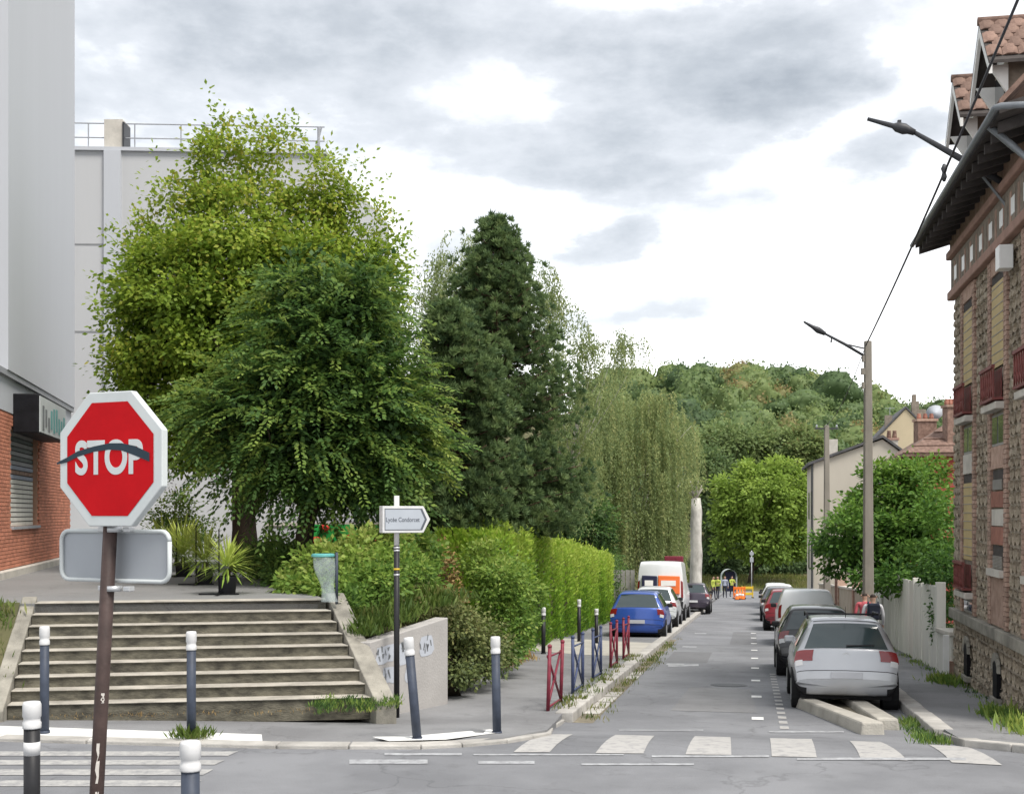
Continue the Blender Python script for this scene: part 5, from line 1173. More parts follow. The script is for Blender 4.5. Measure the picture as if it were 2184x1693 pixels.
# ------------------------------------------------------------------ stop sign
def ring8(ap, y, rot=math.pi / 8):
    R = ap / math.cos(math.pi / 8); return [Vector((R * math.cos(rot + i * math.pi / 4), y, R * math.sin(rot + i * math.pi / 4))) for i in range(8)]
ss = thing('stop_sign', 'leaning red octagonal STOP sign with a painted scribble on brown post', 'stop sign', (0, 0, 0))
YAW = math.radians(-26); LX, LY = -.15 * math.cos(-YAW), -.15 * math.sin(-YAW)
po = lambda z: Vector((LX * (1 - z / 2.9), LY * (1 - z / 2.9), z))
post = MB().tube([po(-.3), po(2.98)], .042, 14).build('post', 'post_brown', ss, True)
for (z0, z1, a) in ((.98, 1.22, -.95), (.80, .93, -.8), (1.46, 1.52, -.7), (.62, .66, -.9)):
    mb = MB(); rr_ = random.Random(int(z0 * 90)); pts = []
    for k in range(7): pts.append((.0432 * math.cos(a + .16 * math.sin(k * 2) - .12), .0432 * math.sin(a + .16 * math.sin(k * 2) - .12), z0 + (z1 - z0) * k / 6)); pts.append((.0432 * math.cos(a + .16 + .2 * rr_.random()), .0432 * math.sin(a + .16 + .2 * rr_.random()), z0 + (z1 - z0) * k / 6))
    mb.add(pts, [(2 * k, 2 * k + 1, 2 * k + 3, 2 * k + 2) for k in range(6)]); mb.v = [tuple(Vector((v[0], v[1], 0)) + po(v[2])) for v in mb.v]; mb.build('bare_patch', 'post_flake', post)
ZC = 2.92; OX = .05; up = Vector((OX, 0, ZC))
plate = MB(); f0, b0 = ring8(.40, -.085), ring8(.40, -.035)
plate.add([p + up for p in f0 + b0], [tuple(range(8)), tuple(range(15, 7, -1))] + [(i, 8 + i, 8 + (i + 1) % 8, (i + 1) % 8) for i in range(8)])
pl = plate.build('plate', 'sign_white', ss, bevel=.006)
MB().add([p + up for p in ring8(.338, -.0875)], [tuple(range(8))]).build('red_field', 'sign_red', pl)
text('STOP', 'lettering', 'sign_white', pl, Matrix.Translation((OX - .01, -.0885, ZC)) @ Matrix.Rotation(math.pi / 2, 4, 'X'), .275, .0008, .80, .0085)
sc_ = [(-.42, -.02), (-.34, .0), (-.25, .035), (-.12, .062), (.0, .075), (.1, .07), (.2, .045), (.31, .005)]; wd = [.006, .014, .017, .016, .019, .022, .028, .026]
mb = MB(); rows = [[(OX + x, -.0905, ZC + z - w), (OX + x, -.0905, ZC + z + w)] for (x, z), w in zip(sc_, wd)]; mb.grid(rows).build('scribble', 'scribble', pl)
# the second sign, seen from its back
R = .06; out = []
for cx, cz, a0 in ((.39 - R, 2.49 - R, 0), (-.47 + R, 2.49 - R, 90), (-.47 + R, 2.19 + R, 180), (.39 - R, 2.19 + R, 270)):
    for k in range(5): a = math.radians(a0 + k * 22.5); out.append(Vector((cx + R * math.cos(a), .055, cz + R * math.sin(a))))
bp_ = MB().prism(out, (0, .012, 0)).build('back_plate', 'sign_back', ss)
MB().tube([p + Vector((0, -.008, 0)) for p in out] + [out[0] + Vector((0, -.008, 0))], .014, 6).build('rim', 'sign_white', bp_, True)
for z in (2.50, 2.145): 
    MB().lathe([(.05, -.016), (.05, .016)], (0, 0, z), 14).build('clamp', 'galvanised', ss, True)
    for x in (-.10, .10): MB().box((x, .02, z), (.05, .05, .03)).build('clamp_lug', 'galvanised', ss, bevel=.005)
ss.location = (-2.40, 7.6, 0); ss.rotation_euler = (0, 0, YAW)
ss.rotation_mode = 'XYZ'

# ------------------------------------------------------------------ bollards
def bollard_proto(mat, h, r, stripe=False):
    o = bpy.data.objects.new('bollard', None); COL.objects.link(o); o['category'] = 'bollard'
    p = MB().lathe([(r, -.1), (r, h - .2)], n=14).build('post', mat, o, True)
    c = MB().lathe([(r * 1.12, h - .2), (r * 1.14, h - .19), (r * 1.14, h - .155), (r * 1.02, h - .145), (r * 1.02, h - .12), (r * 1.14, h - .11), (r * 1.14, h - .02), (r * 1.0, h), (.002, h + .004)], n=14).build('white_cap', 'cap_white', o, True)
    if stripe: MB().lathe([(r * 1.015, h - .40), (r * 1.015, h - .30)], n=14).build('reflective_band', 'cap_white', o, True)
    MB().lathe([(r * 1.18, .001), (r * 1.18, .03)], n=14).build('base_collar', mat, o, True)
    return o
def put_bollard(proto, first, loc, label, h0, h, lean=(0, 0)):
    o = proto if first else copy_tree(proto)
    o.location = loc; o.scale = (1, 1, h / h0); o.rotation_euler = (lean[0], lean[1], 0); tag(o, label, 'bollard', 'white capped bollards'); return o
pb = bollard_proto('bollard_blue', 1.15, .052)
blist = [((95, 1563), 1335, (0, 0), 'slate blue bollard before the left end of the stairs'), ((408, 1574), 1346, (0, 0), 'slate blue bollard with weeds at its foot before the stairs'),
         ((890, 1577), 1358, (0, math.radians(-5)), 'slate blue bollard leaning left on the white band'), ((1060, 1564), 1357, (0, math.radians(-1)), 'upright slate blue bollard at the right end of the white band')]
for i, (bp, ty, lean, lab) in enumerate(blist):
    g = G(bp[0], bp[1], .035); h = (bp[1] - ty) / FD * g.y; put_bollard(pb, i == 0, g, lab, 1.15, h, lean)
pk = bollard_proto('bollard_black', 1.15, .052)
for i, (bp, ty, lab) in enumerate((((1159, 1394), 1295, 'black bollard on the pavement before the laurel hedge'), ((1235, 1368), 1278, 'tallest black bollard behind the blue barriers'), ((1272, 1372), 1298, 'black bollard left of the blue hatchback'))):
    g = G(bp[0], bp[1], .12); h = (bp[1] - ty) / FD * g.y; put_bollard(pk, i == 0, g, lab, 1.15, h)
pn = bollard_proto('bollard_black', 1.18, .060, True)
put_bollard(pn, True, (W(68, 1497, 9.5).x, 9.5, 0), 'near black bollard with a white reflective band left of the sign', 1.18, 1.18)
pw = bollard_proto('bollard_blue', 1.06, .062)
put_bollard(pw, True, (W(406, 1580, 8.5).x, 8.5, 0), 'near bollard whose white cap rises at the bottom edge', 1.06, 1.065)

# ------------------------------------------------------------------ crossed pavement barriers
def barrier(mat, s0, label, lean=0.0, L=1.25):
    b = thing('crossed_barrier', label, 'barrier', ST(s0 + L / 2, -2.86, .12), 'crossed barriers along the left kerb')
    a, c = ST(s0, -2.86, .05), ST(s0 + L, -2.86, .05); H = Vector((0, 0, .98)); k = Vector((lean, 0, 0))
    for q in (a, c):
        MB().tube([q, q + H + k], .028, 10).build('post', mat, b, True); MB().lathe([(.03, 0), (.034, .01), (.034, .03), (.01, .05)], tuple(q + H + k), 10).build('finial', mat, b, True)
    z = Vector((0, 0, .12)); 
    for p, q in ((a + z, c + H - z), (c + z, a + H - z)): MB().tube([p, p.lerp(q, .5), q], .018, 8).build('cross_bar', mat, b, True)
    for f in (.12, .86): MB().tube([a + H * f, c + H * f], .016, 8).build('rail', mat, b, True)
    m = a.lerp(c, .5) + H * .5; MB().tube([m - Vector((CS, -SN, 0)) * .02, m + Vector((CS, -SN, 0)) * .02], .07, 14).build('rosette', mat, b, True)
barrier('barrier_red', 17.9, 'nearest crossed barrier, dark red, at the kerb corner', .03)
barrier('barrier_blue', 20.5, 'dark blue crossed barrier, second from the corner')
barrier('barrier_blue', 23.2, 'dark blue crossed barrier, third from the corner')
barrier('barrier_red', 26.2, 'dark red crossed barrier, fourth from the corner')
barrier('barrier_red', 28.9, 'farthest dark red crossed barrier before the blue hatchback')

# ------------------------------------------------------------------ direction sign
gq = G(846, 1530, .05); dsn = thing('direction_sign', 'grey arrow direction sign on a dark striped post', 'direction sign', (0, 0, 0))
zt = (1530 - 1057) / FD * gq.y; zs0, zs1 = (1530 - 1136) / FD * gq.y, (1530 - 1079) / FD * gq.y
MB().tube([(0, 0, -.1), (0, 0, zs0 - .18)], .040, 14).build('post', 'bollard_black', dsn, True)
MB().tube([(0, 0, zs0 - .18), (0, 0, zt)], .037, 14).build('upper_post', 'cap_white', dsn, True)
for z, m in ((zs0 - .22, 'galvanised'), (zs0 - .26, 'galvanised'), (zs0 - .52, 'yellow_tape'), (zs0 - .60, 'galvanised')): MB().lathe([(.043, 0), (.043, .025)], (0, 0, z), 14).build('post_band', m, dsn, True)
xa, xb, xt = -.235, .37, .47; zm = (zs0 + zs1) / 2
pts = [Vector((xa, -.085, zs0)), Vector((xb, -.085, zs0)), Vector((xt, -.085, zm)), Vector((xb, -.085, zs1)), Vector((xa, -.085, zs1))]
bd = MB().prism(pts, (0, .15, 0)).build('board', 'cap_white', dsn, bevel=.008)
ins = [Vector((xa + .03, -.0865, zs0 + .035)), Vector((xb - .02, -.0865, zs0 + .035)), Vector((xt - .05, -.0865, zm)), Vector((xb - .02, -.0865, zs1 - .035)), Vector((xa + .03, -.0865, zs1 - .035))]
MB().add(ins, [tuple(range(5))]).build('border', 'sign_ink', bd)
ins2 = [Vector((xa + .04, -.088, zs0 + .048)), Vector((xb - .05, -.088, zs0 + .048)), Vector((xt - .085, -.088, zm)), Vector((xb - .05, -.088, zs1 - .048)), Vector((xa + .04, -.088, zs1 - .048))]
MB().add(ins2, [tuple(range(5))]).build('face', 'sign_grey', bd)
text('Lycée Condorcet', 'lettering', 'sign_ink', bd, Matrix.Translation((.06, -.0895, zm - .005)) @ Matrix.Rotation(math.pi / 2, 4, 'X'), .088, .0006, .80, .001)
dsn.location = gq; dsn.rotation_euler = (0, 0, math.radians(24))

# ------------------------------------------------------------------ transparent litter bag on its stand, at the stair head
def clearplastic():
    m, nt = _nt('clear_bag'); N, Lk = nt.nodes, nt.links
    out = N.new('ShaderNodeOutputMaterial'); a = N.new('ShaderNodeBsdfTransparent'); b = N.new('ShaderNodeBsdfPrincipled'); mx = N.new('ShaderNodeMixShader')
    b.inputs['Base Color'].default_value = (.55, .62, .62, 1); b.inputs['Roughness'].default_value = .25; a.inputs[0].default_value = (.85, .9, .9, 1)
    mx.inputs[0].default_value = .30; Lk.new(a.outputs[0], mx.inputs[1]); Lk.new(b.outputs[0], mx.inputs[2]); Lk.new(mx.outputs[0], out.inputs[0])
clearplastic()
q = W(718, 1281, 18.4); q.z = TZ
lt = thing('litter_stand', 'teal ringed litter stand with a clear bag at the stair head', 'litter bin', q)
ht = (1281 - 1178) / FD * 18.4
MB().tube([q - Vector((0, 0, .05)), q + Vector((0, 0, ht))], .022, 8).build('post', 'bollard_blue', lt, True)
rc = q + Vector((-.20, .02, ht - .05)); 
MB().tube([rc + Vector((.16 * math.cos(a), .16 * math.sin(a), 0)) for a in np.linspace(0, 2 * math.pi, 17)], .018, 6).build('bag_ring', 'bin_teal', lt, True)
MB().lathe([(.10, .0), (.17, .012), (.16, .03), (.10, .035)], tuple(rc + Vector((0, 0, .0))), 14, False).build('ring_flange', 'bin_teal', lt, True)
rng = np.random.default_rng(5); rows = []
for i in range(9):
    f = i / 8; z = -ht * .95 * f; r = .15 - .045 * f + .03 * math.sin(f * 7); rows.append([rc + Vector((.10 * f + r * (1 + .10 * math.sin(5 * a + f * 4)) * math.cos(a), r * (1 + .10 * math.sin(4 * a)) * math.sin(a), z)) for a in np.linspace(0, 2 * math.pi, 17)])
MB().grid(rows).build('clear_bag', 'clear_bag', lt, True)

# ------------------------------------------------------------------ potted palms and bunting posts
for i, (px, py, Y, hgt, lab) in enumerate(((485, 1266, 19.9, .62, 'nearest potted palm with yellow green fronds on the terrace'), (437, 1244, 22.6, .80, 'second potted palm on the terrace'), (390, 1228, 25.4, .9, 'third potted palm, behind the sign plate'), (350, 1216, 28.0, .9, 'farthest potted palm near the brick shop'))):
    g = W(px, py, Y); g.z = TZ; pp = thing('potted_palm', lab, 'potted plant', g, 'potted palms on the terrace')
    MB().lathe([(.11, 0), (.125, .01), (.155, .25), (.165, .26), (.165, .285), (.14, .285), (.135, .25)], tuple(g), 16).build('pot', 'pot_black', pp, True)
    MB().lathe([(.13, .24), (.02, .25)], tuple(g), 12).build('soil', 'soil', pp)
    MB().tube([g + Vector((0, 0, .2)), g + Vector((.01, 0, .40))], [.05, .04], 8).build('stem', 'bark_dark', pp, True)
    rng = np.random.default_rng(200 + i); n = 150; a = rng.random(n) * 2 * math.pi; e = rng.uniform(-.35, 1.35, n)
    T = np.stack([np.cos(a) * np.cos(e), np.sin(a) * np.cos(e), np.sin(e)], 1); L = rng.uniform(.42, .72, n) * hgt / .72; Wd = .03 + .006 * i
    c0 = np.array(g + Vector((0, 0, .42))); P0 = c0 + T * .03; M_ = P0 + T * L[:, None] * .55; D2 = unit(T - np.array([0, 0, .38]))
    nn = unit(np.cross(T, np.cross(T, np.array([0, 0, 1.0]) + .01)))
    me1 = leafmesh('fronds', np.concatenate([P0, M_ - T * .06]), np.concatenate([T, D2]), np.concatenate([nn, nn]), np.concatenate([L * .8, L * .6]), Wd, np.concatenate([np.clip(.45 + .35 * np.sin(e), 0, 1)] * 2) + .2)
    link('fronds', me1, 'leaf_palm', pp)
for i, (px, py, Y, top) in enumerate(((467, 1270, 19.7, 1130), (418, 1246, 22.4, 1118), (376, 1229, 25.2, 1112))):
    g = W(px, py, Y); g.z = TZ; t = thing('flat_base_post', ('nearest thin black post on a flat base beside the palm', 'second thin black post on a flat base', 'farthest thin black post on a flat base')[i], 'post', g, 'thin black posts on the terrace')
    MB().tube([g, g + Vector((0, 0, (py - top) / FD * Y))], .010, 8).build('post', 'paint_black', t, True)
    for a in (0.1, 1.67): MB().box(g + Vector((0, 0, .015 + .012 * (a > 1))), (.62, .055, .02), Matrix.Rotation(a, 3, 'Z')).build('base_bar', 'paint_black', t, bevel=.004)

# ------------------------------------------------------------------ vehicles
def carpaint(name, col, metal=.0, rough=.32):
    m = pm(name, col, rough, .03, 1.2, metal=metal, spec=.5, coat=.6); return name
carpaint('car_silver', (.40, .41, .43), .5, .36); carpaint('car_black', (.012, .013, .016)); carpaint('car_white', (.68, .69, .70)); carpaint('car_red', (.20, .02, .03)); carpaint('car_blue', (.025, .075, .33), .2)
carpaint('car_grey', (.10, .10, .115), .3); carpaint('car_pale', (.60, .62, .63), .2); carpaint('car_plum', (.045, .035, .055), .2)
glassmat('car_glass', (.03, .045, .047), .10); glassmat('tail_red', (.17, .004, .006), .25); glassmat('lamp_clear', (.55, .55, .55), .1)
pm('trim_black', (.016, .016, .018), .6, .2); pm('tyre', (.018, .018, .019), .85, .2); pm('rim', (.36, .37, .39), .35, .1, metal=.6); pm('plate_white', (.58, .59, .60), .5, .05); pm('plate_grey', (.42, .43, .46), .5, .05); pm('under', (.012, .012, .013), .9, .1)
pm('panel_dark', (.018, .02, .05), .5, .1); pm('panel_orange', (.78, .17, .045), .5, .05)

HATCH = dict(L=3.95, wm=.86, belt=.93, st=[(0, .40, .52, .72), (.012, .34, .64, .76), (.03, .30, .74, .79), (.05, .28, .86, .80), (.08, .27, .98, .77), (.13, .26, 1.04, .74), (.26, .25, 1.21, .67), (.40, .24, 1.38, .60), (.44, .24, 1.45, .585), (.8, .23, 1.50, .58), (1.5, .22, 1.52, .58), (2.1, .22, 1.49, .57), (2.4, .22, 1.41, .57), (2.95, .22, 1.05, .68), (3.1, .22, 1.0, .72), (3.55, .22, .91, .70), (3.8, .25, .78, .66), (3.92, .30, .62, .60), (3.95, .40, .50, .52)],
             rw=(4.6, 7.4), ws=(12.25, 13.0), side=(7.6, 12.4), wheels=(.72, 3.18), wr=.30)
SUV = dict(L=4.3, wm=.90, belt=.98, st=[(0, .42, .58, .76), (.012, .36, .70, .80), (.03, .32, .82, .83), (.05, .30, .95, .84), (.08, .29, 1.05, .81), (.14, .28, 1.10, .77), (.3, .27, 1.26, .70), (.46, .26, 1.42, .63), (.50, .26, 1.50, .62), (.9, .25, 1.55, .61), (1.6, .24, 1.56, .61), (2.2, .24, 1.53, .60), (2.55, .24, 1.44, .60), (3.1, .24, 1.10, .71), (3.3, .24, 1.05, .75), (3.85, .24, .96, .73), (4.1, .27, .82, .69), (4.25, .32, .66, .62), (4.3, .42, .54, .54)],
           rw=(4.7, 7.3), ws=(12.25, 13.0), side=(7.6, 12.4), wheels=(.78, 3.45), wr=.325)
VAN = dict(L=5.4, wm=.99, belt=1.25, st=[(0, .45, .60, .86), (.012, .40, .85, .90), (.022, .36, 1.15, .915), (.034, .34, 1.5, .91), (.05, .33, 1.85, .895), (.07, .32, 2.15, .875), (.10, .31, 2.36, .84), (.16, .30, 2.44, .82), (.3, .30, 2.48, .82), (1.2, .28, 2.50, .82), (2.6, .28, 2.50, .82), (3.4, .28, 2.48, .82), (3.75, .28, 2.36, .80), (4.4, .28, 1.62, .86), (4.55, .28, 1.48, .86), (5.05, .28, 1.25, .82), (5.28, .30, 1.0, .78), (5.37, .36, .75, .72), (5.4, .45, .55, .64)],
           rw=None, ws=(12.25, 13.0), side=(11.4, 12.6), wheels=(.95, 4.45), wr=.34)
KANGOO = dict(L=4.2, wm=.90, belt=1.05, st=[(0, .42, .55, .78), (.012, .38, .75, .83), (.022, .34, .95, .845), (.034, .32, 1.15, .835), (.055, .31, 1.35, .80), (.085, .30, 1.52, .76), (.13, .29, 1.64, .72), (.20, .29, 1.69, .70), (.4, .28, 1.72, .70), (1.2, .26, 1.74, .69), (2.0, .26, 1.73, .69), (2.5, .26, 1.68, .68), (2.75, .26, 1.58, .67), (3.2, .26, 1.18, .74), (3.35, .26, 1.12, .76), (3.8, .26, .98, .72), (4.05, .29, .80, .68), (4.17, .34, .64, .62), (4.2, .42, .54, .54)],
              rw=None, ws=(12.25, 13.0), side=(11.0, 12.5), wheels=(.75, 3.35), wr=.31)
def cr(p0, p1, p2, p3, t): return .5 * ((2 * p1) + (-p0 + p2) * t + (2 * p0 - 5 * p1 + 4 * p2 - p3) * t * t + (-p0 + 3 * p1 - 3 * p2 + p3) * t ** 3)
class Shell:
    def __init__(s, d):
        rows = []
        for (y, zb, zt, we) in d['st']:
            wm = min(d['wm'], we + .22); bz = min(d['belt'], zt - .05); up_ = zt > d['belt'] + .12
            e = abs(y / d['L'] - .5) * 2; wmm = d['wm'] * (1 - .07 * max(0, e - .55) ** 2 / .2)
            lo = zb + (bz - zb) * .22; mi = zb + (bz - zb) * .62
            r = [(0, zb), (wmm * .80, zb), (wmm * .96, lo), (wmm, mi), (wmm * .985 if up_ else min(wmm, we + .05), bz)]
            if up_: r += [(wmm * .985 + (we - wmm * .985) * .55, bz + (zt - bz) * .55), (we + .012, zt - .06)]
            else: r += [(we + .04, bz + (zt - bz) * .35), (we + .02, zt - .025)]
            r += [(we - .07, zt), (we * .5, zt + .018), (0, zt + .024)]
            # plan curve of nose and tail
            q = []
            for x, z in r:
                yy = y
                if y < .6: yy += .13 * (x / .85) ** 2 * (1 - y / .6)
                if y > d['L'] - .8: yy -= .30 * (x / .85) ** 2 * (1 - (d['L'] - y) / .8)
                q.append((x, yy, z))
            rows.append(q)
        s.g = np.array(rows); s.n, s.m = s.g.shape[:2]
    def at(s, i, j):
        i = min(max(i, 0), s.n - 1); j = min(max(j, 0), s.m - 1); a = min(int(i), s.n - 2); b = min(int(j), s.m - 2); u, v = i - a, j - b
        lin_ = lambda q: q
        P = lambda x, y: s.g[min(max(x, 0), s.n - 1), min(max(y, 0), s.m - 1)]
        if True:   # mild smoothing: half linear, half cubic, keeps edges crisp
            c = [cr(P(a + k, b - 1), P(a + k, b), P(a + k, b + 1), P(a + k, b + 2), v) for k in (-1, 0, 1, 2)]; cub = cr(*c, u)
            l = (P(a, b) * (1 - v) + P(a, b + 1) * v) * (1 - u) + (P(a + 1, b) * (1 - v) + P(a + 1, b + 1) * v) * u
            return cub * .6 + l * .4
    def nrm(s, i, j):
        e = .08; d1 = s.at(i + e, j) - s.at(i - e, j); d2 = s.at(i, j + e) - s.at(i, j - e); n = np.cross(d1, d2); n /= max(1e-9, np.linalg.norm(n))
        c = s.at(i, j) - np.array([0, s.g[:, 0, 1].mean(), .7]); return n if n @ c > 0 else -n
    def body(s, mb):
        I = np.concatenate([np.arange(0, s.n - 1, 1 / 3), [s.n - 1]]); J = np.concatenate([np.arange(0, s.m - 1, 1 / 3), [s.m - 1]])
        rows = []
        for i in I:
            r = [s.at(i, j) for j in J]; rows.append([(-p[0], p[1], p[2]) for p in r] + [tuple(p) for p in r[-2::-1]])
        o = len(mb.v); mb.grid(rows); w = len(rows[0]); mb.f.append(tuple(range(o, o + w))); e = o + (len(rows) - 1) * w; mb.f.append(tuple(range(e, e + w))); return mb
    def patch(s, i0, i1, j0, j1, off, full=False, ni=6, nj=6):
        """thin shell following the body; full joins both sides across the middle"""
        mb = MB(); I = np.linspace(i0, i1, ni); J = np.linspace(j0, j1, nj); F = []
        for i in I: F.append([s.at(i, j) + s.nrm(i, min(j, s.m - 1.15)) * off for j in J])
        if full: mb.grid([[tuple(p) for p in r] + [(-p[0], p[1], p[2]) for p in r[-2::-1]] for r in F])
        else:
            mb.grid([[tuple(p) for p in r] for r in F]); 
        return mb
def mirror(mb): 
    m = MB(); m.v = [(-x, y, z) for x, y, z in mb.v]; m.f = [tuple(reversed(f)) for f in mb.f]; return m
def make_car(name, label, cat_, d, paint, s, t, group, plate='plate_white', detail=1, dz=0.0, tail='std', rails=False, yaw=0.0, scl=1.0):
    c = thing(name, label, cat_, (0, 0, 0), group); S = Shell(d)
    S.body(MB()).build('body', paint, c, True)
    n = S.n
    # sill and underbody
    S.patch(.4, n - 1.4, 1.0, 2.25, .006, False, 24, 4).build('lower_trim', 'trim_black', c, True); mirror(S.patch(.4, n - 1.4, 1.0, 2.25, .006, False, 24, 4)).build('lower_trim', 'trim_black', c, True)
    MB().box((0, d['L'] / 2, .25), (d['wm'] * 1.7, d['L'] - .5, .12)).build('underbody', 'under', c)
    if d['rw']: S.patch(d['rw'][0], d['rw'][1], 7.05, S.m - 1, .007, True, 8, 6).build('rear_window', 'car_glass', c, True)
    S.patch(d['ws'][0] - .1, d['ws'][1], 7.1, S.m - 1, .007, True, 8, 6).build('windscreen', 'car_glass', c, True)
    for f in (lambda m: m, mirror):
        a, b = d['side']; mid = (a + b) / 2 + .4
        for (u, v) in ((a, mid - .08), (mid + .08, b)): f(S.patch(u, v, 4.35, 5.95, .007, False, 8, 4)).build('side_window', 'car_glass', c, True)
        if tail == 'std':
            tl_ = f(S.patch(2.6, 4.1, 5.6, 7.6 if detail > 1 else 7.35, .010, False, 5, 6)).build('tail_light', 'tail_red', c, True)
            f(S.patch(2.0, 2.75, 6.0, 7.1, .011, False, 4, 5)).build('reverse_lens', 'lamp_clear', tl_, True)
        else:
            tl_ = f(S.patch(1.6, 3.6, 6.0, 7.0, .010, False, 5, 5)).build('tail_light', 'tail_red', c, True)
        f(S.patch(n - 3.4, n - 2.4, 5.6, 7.6, .010, False, 4, 4)).build('headlight', 'lamp_clear', c, True)
        mb = MB(); mp = S.at(d['ws'][1] - .35 - .0, 4.4); mb.box((mp[0] + .10, mp[1] - .1, mp[2] + .06), (.18, .10, .13))
        f(mb).build('door_mirror', 'trim_black' if detail < 2 else paint, c, bevel=.03)
    S.patch(.0, 1.05, 3.0, S.m - 1, .012, True, 6, 14).build('rear_bumper', paint if tail == 'std' else 'trim_black', c, True)
    S.patch(1.06, 1.16, 5.8, S.m - 1, .013, True, 3, 8).build('tailgate_gap', 'trim_black', c, True)
    for f in (lambda m: m, mirror):
        for q in (7.9, (d['side'][0] + d['side'][1]) / 2 + .4, d['side'][1] + .5): f(S.patch(q, q + .035, 2.6, 4.3, .004, False, 3, 6)).build('door_gap', 'trim_black', c, True)
    pl = MB().box((0, -.012, .60 if tail == 'std' and d is not SUV else .72), (.5, .02, .11)).build('number_plate', plate, c, bevel=.004)
    for wy in d['wheels']:
        for sg in (-1, 1):
            x = sg * (d['wm'] - .09); r = d['wr']
            MB().tube([(sg * (d['wm'] - .25), wy, r + .02), (sg * (d['wm'] + .004), wy, r + .02)], r + .055, 22).build('wheel_arch', 'under', c)
            w = MB().tube([(x - sg * .11, wy, r), (x - sg * .09, wy, r), (x + sg * .08, wy, r), (x + sg * .10, wy, r)], [r * .93, r, r, r * .93], 24).build('wheel', 'tyre', c, True)
            MB().tube([(x + sg * .09, wy, r), (x + sg * .106, wy, r)], [r * .66, r * .60], 16).build('rim', 'rim', w, True)
    if detail >= 2:
        MB().tube([(0, .3, 1.53), (0, .22, 1.72)], [.006, .003], 5).build('antenna', 'trim_black', c)
        a, b = S.at(4.9, 9), S.at(5.15, 7.6); MB().tube([(a[0], a[1] - .02, a[2] + .02), (b[0] * .9, b[1] - .02, b[2] + .012)], .012, 5).build('rear_wiper', 'trim_black', c)
        for k in (0, 1):
            p = S.at(3.9, 9); z = p[2] - .02 - k * .035; y = -.0
            MB().add([(-.055, p[1] - .016, z - .03), (0, p[1] - .016, z + .005), (.055, p[1] - .016, z - .03), (.055, p[1] - .016, z - .048), (0, p[1] - .016, z - .013), (-.055, p[1] - .016, z - .048)], [(0, 1, 4, 5), (1, 2, 3, 4)]).build('badge', 'galvanised', c)
        S.patch(8.0, 8.35, 7.0, S.m - 1, .012, True, 3, 6).build('roof_spoiler', paint, c, True)
    if rails:
        for sg in (-1, 1): MB().tube([(sg * .60, .62, 1.50), (sg * .60, .72, 1.57), (sg * .59, 1.9, 1.58), (sg * .59, 2.0, 1.51)], .018, 6).build('roof_rail', 'trim_black', c, True)
        MB().tube([(-.60, .85, 1.575), (.60, .85, 1.575)], .015, 6).build('roof_bar', 'trim_black', c, True)
    c.scale = (scl, scl, scl); c.location = ST(s, t, dz); c.rotation_euler = (-.0465, 0, -TH + yaw)
    return c, S
GR = 'cars parked on the right'; GL = 'vehicles parked on the left'
make_car('parked_car', 'silver hatchback with roof rails parked behind the concrete island', 'car', HATCH, 'car_silver', 20.0, 1.46, GR, 'plate_grey', 2, 0, 'std', True, scl=.94)
make_car('parked_car', 'black hatchback parked ahead of the silver car', 'car', HATCH, 'car_black', 26.3, 1.36, GR, 'plate_white', 1, scl=.95)
c, S = make_car('parked_van', 'small white panel van parked ahead of the black car', 'van', KANGOO, 'car_white', 37.5, 1.62, GR, 'plate_white', 1, 0, 'van', scl=.95)
MB().box((0, .16, 1.60), (.22, .02, .04)).build('brake_light', 'trim_black', c).matrix_parent_inverse = Matrix()
make_car('parked_car', 'red car parked ahead of the small white van', 'car', HATCH, 'car_red', 47, 1.35, GR, 'plate_white', 1)
make_car('parked_car', 'dark car far down the right row behind the red one', 'car', HATCH, 'car_grey', 56, 1.3, GR, 'plate_white', 1)
make_car('parked_car', 'white estate far down the right row', 'car', SUV, 'car_white', 64, 1.4, GR, 'plate_white', 1)
make_car('parked_car', 'farthest white car at the end of the right row', 'car', HATCH, 'car_white', 76, 1.5, GR, 'plate_white', 1)
make_car('parked_car', 'bright blue hatchback parked beside the crossed barriers', 'car', HATCH, 'car_blue', 38.6, -3.42, GL, 'plate_grey', 1, .0)
make_car('parked_car', 'pale silver car parked between the blue hatchback and van', 'car', HATCH, 'car_pale', 45.6, -3.45, GL, 'plate_white', 1, .06)
c, S = make_car('parked_van', 'tall white van with black and orange rear panels', 'van', VAN, 'car_white', 51.6, -3.62, GL, 'plate_white', 1, .06, 'van')
for (x0, x1, m, nm) in ((-.74, -.12, 'panel_dark', 'dark_panel'), (-.08, .80, 'panel_orange', 'orange_panel')):
    p = MB().hexa([Vector(q) for q in ((x0, -.03, 1.22), (x1, -.03, 1.16), (x1, .12, 1.16), (x0, .12, 1.22), (x0, .0, 1.92), (x1, .0, 1.90), (x1, .12, 1.90), (x0, .12, 1.92))]).build(nm, m, c, bevel=.03)
    p.matrix_parent_inverse = Matrix()
    MB().hexa([Vector(q) for q in ((x0 + .12, -.036, 1.50), (x1 - .16, -.036, 1.50), (x1 - .16, 0, 1.50), (x0 + .12, 0, 1.50), (x0 + .12, -.022, 1.72), (x1 - .16, -.022, 1.72), (x1 - .16, .01, 1.72), (x0 + .12, .01, 1.72))]).build('panel_print', 'cone_white', p)
make_car('parked_car', 'dark car with purple tint parked beside the pollarded trunk', 'car', HATCH, 'car_plum', 64, -2.85, GL, 'plate_white', 1, .06)

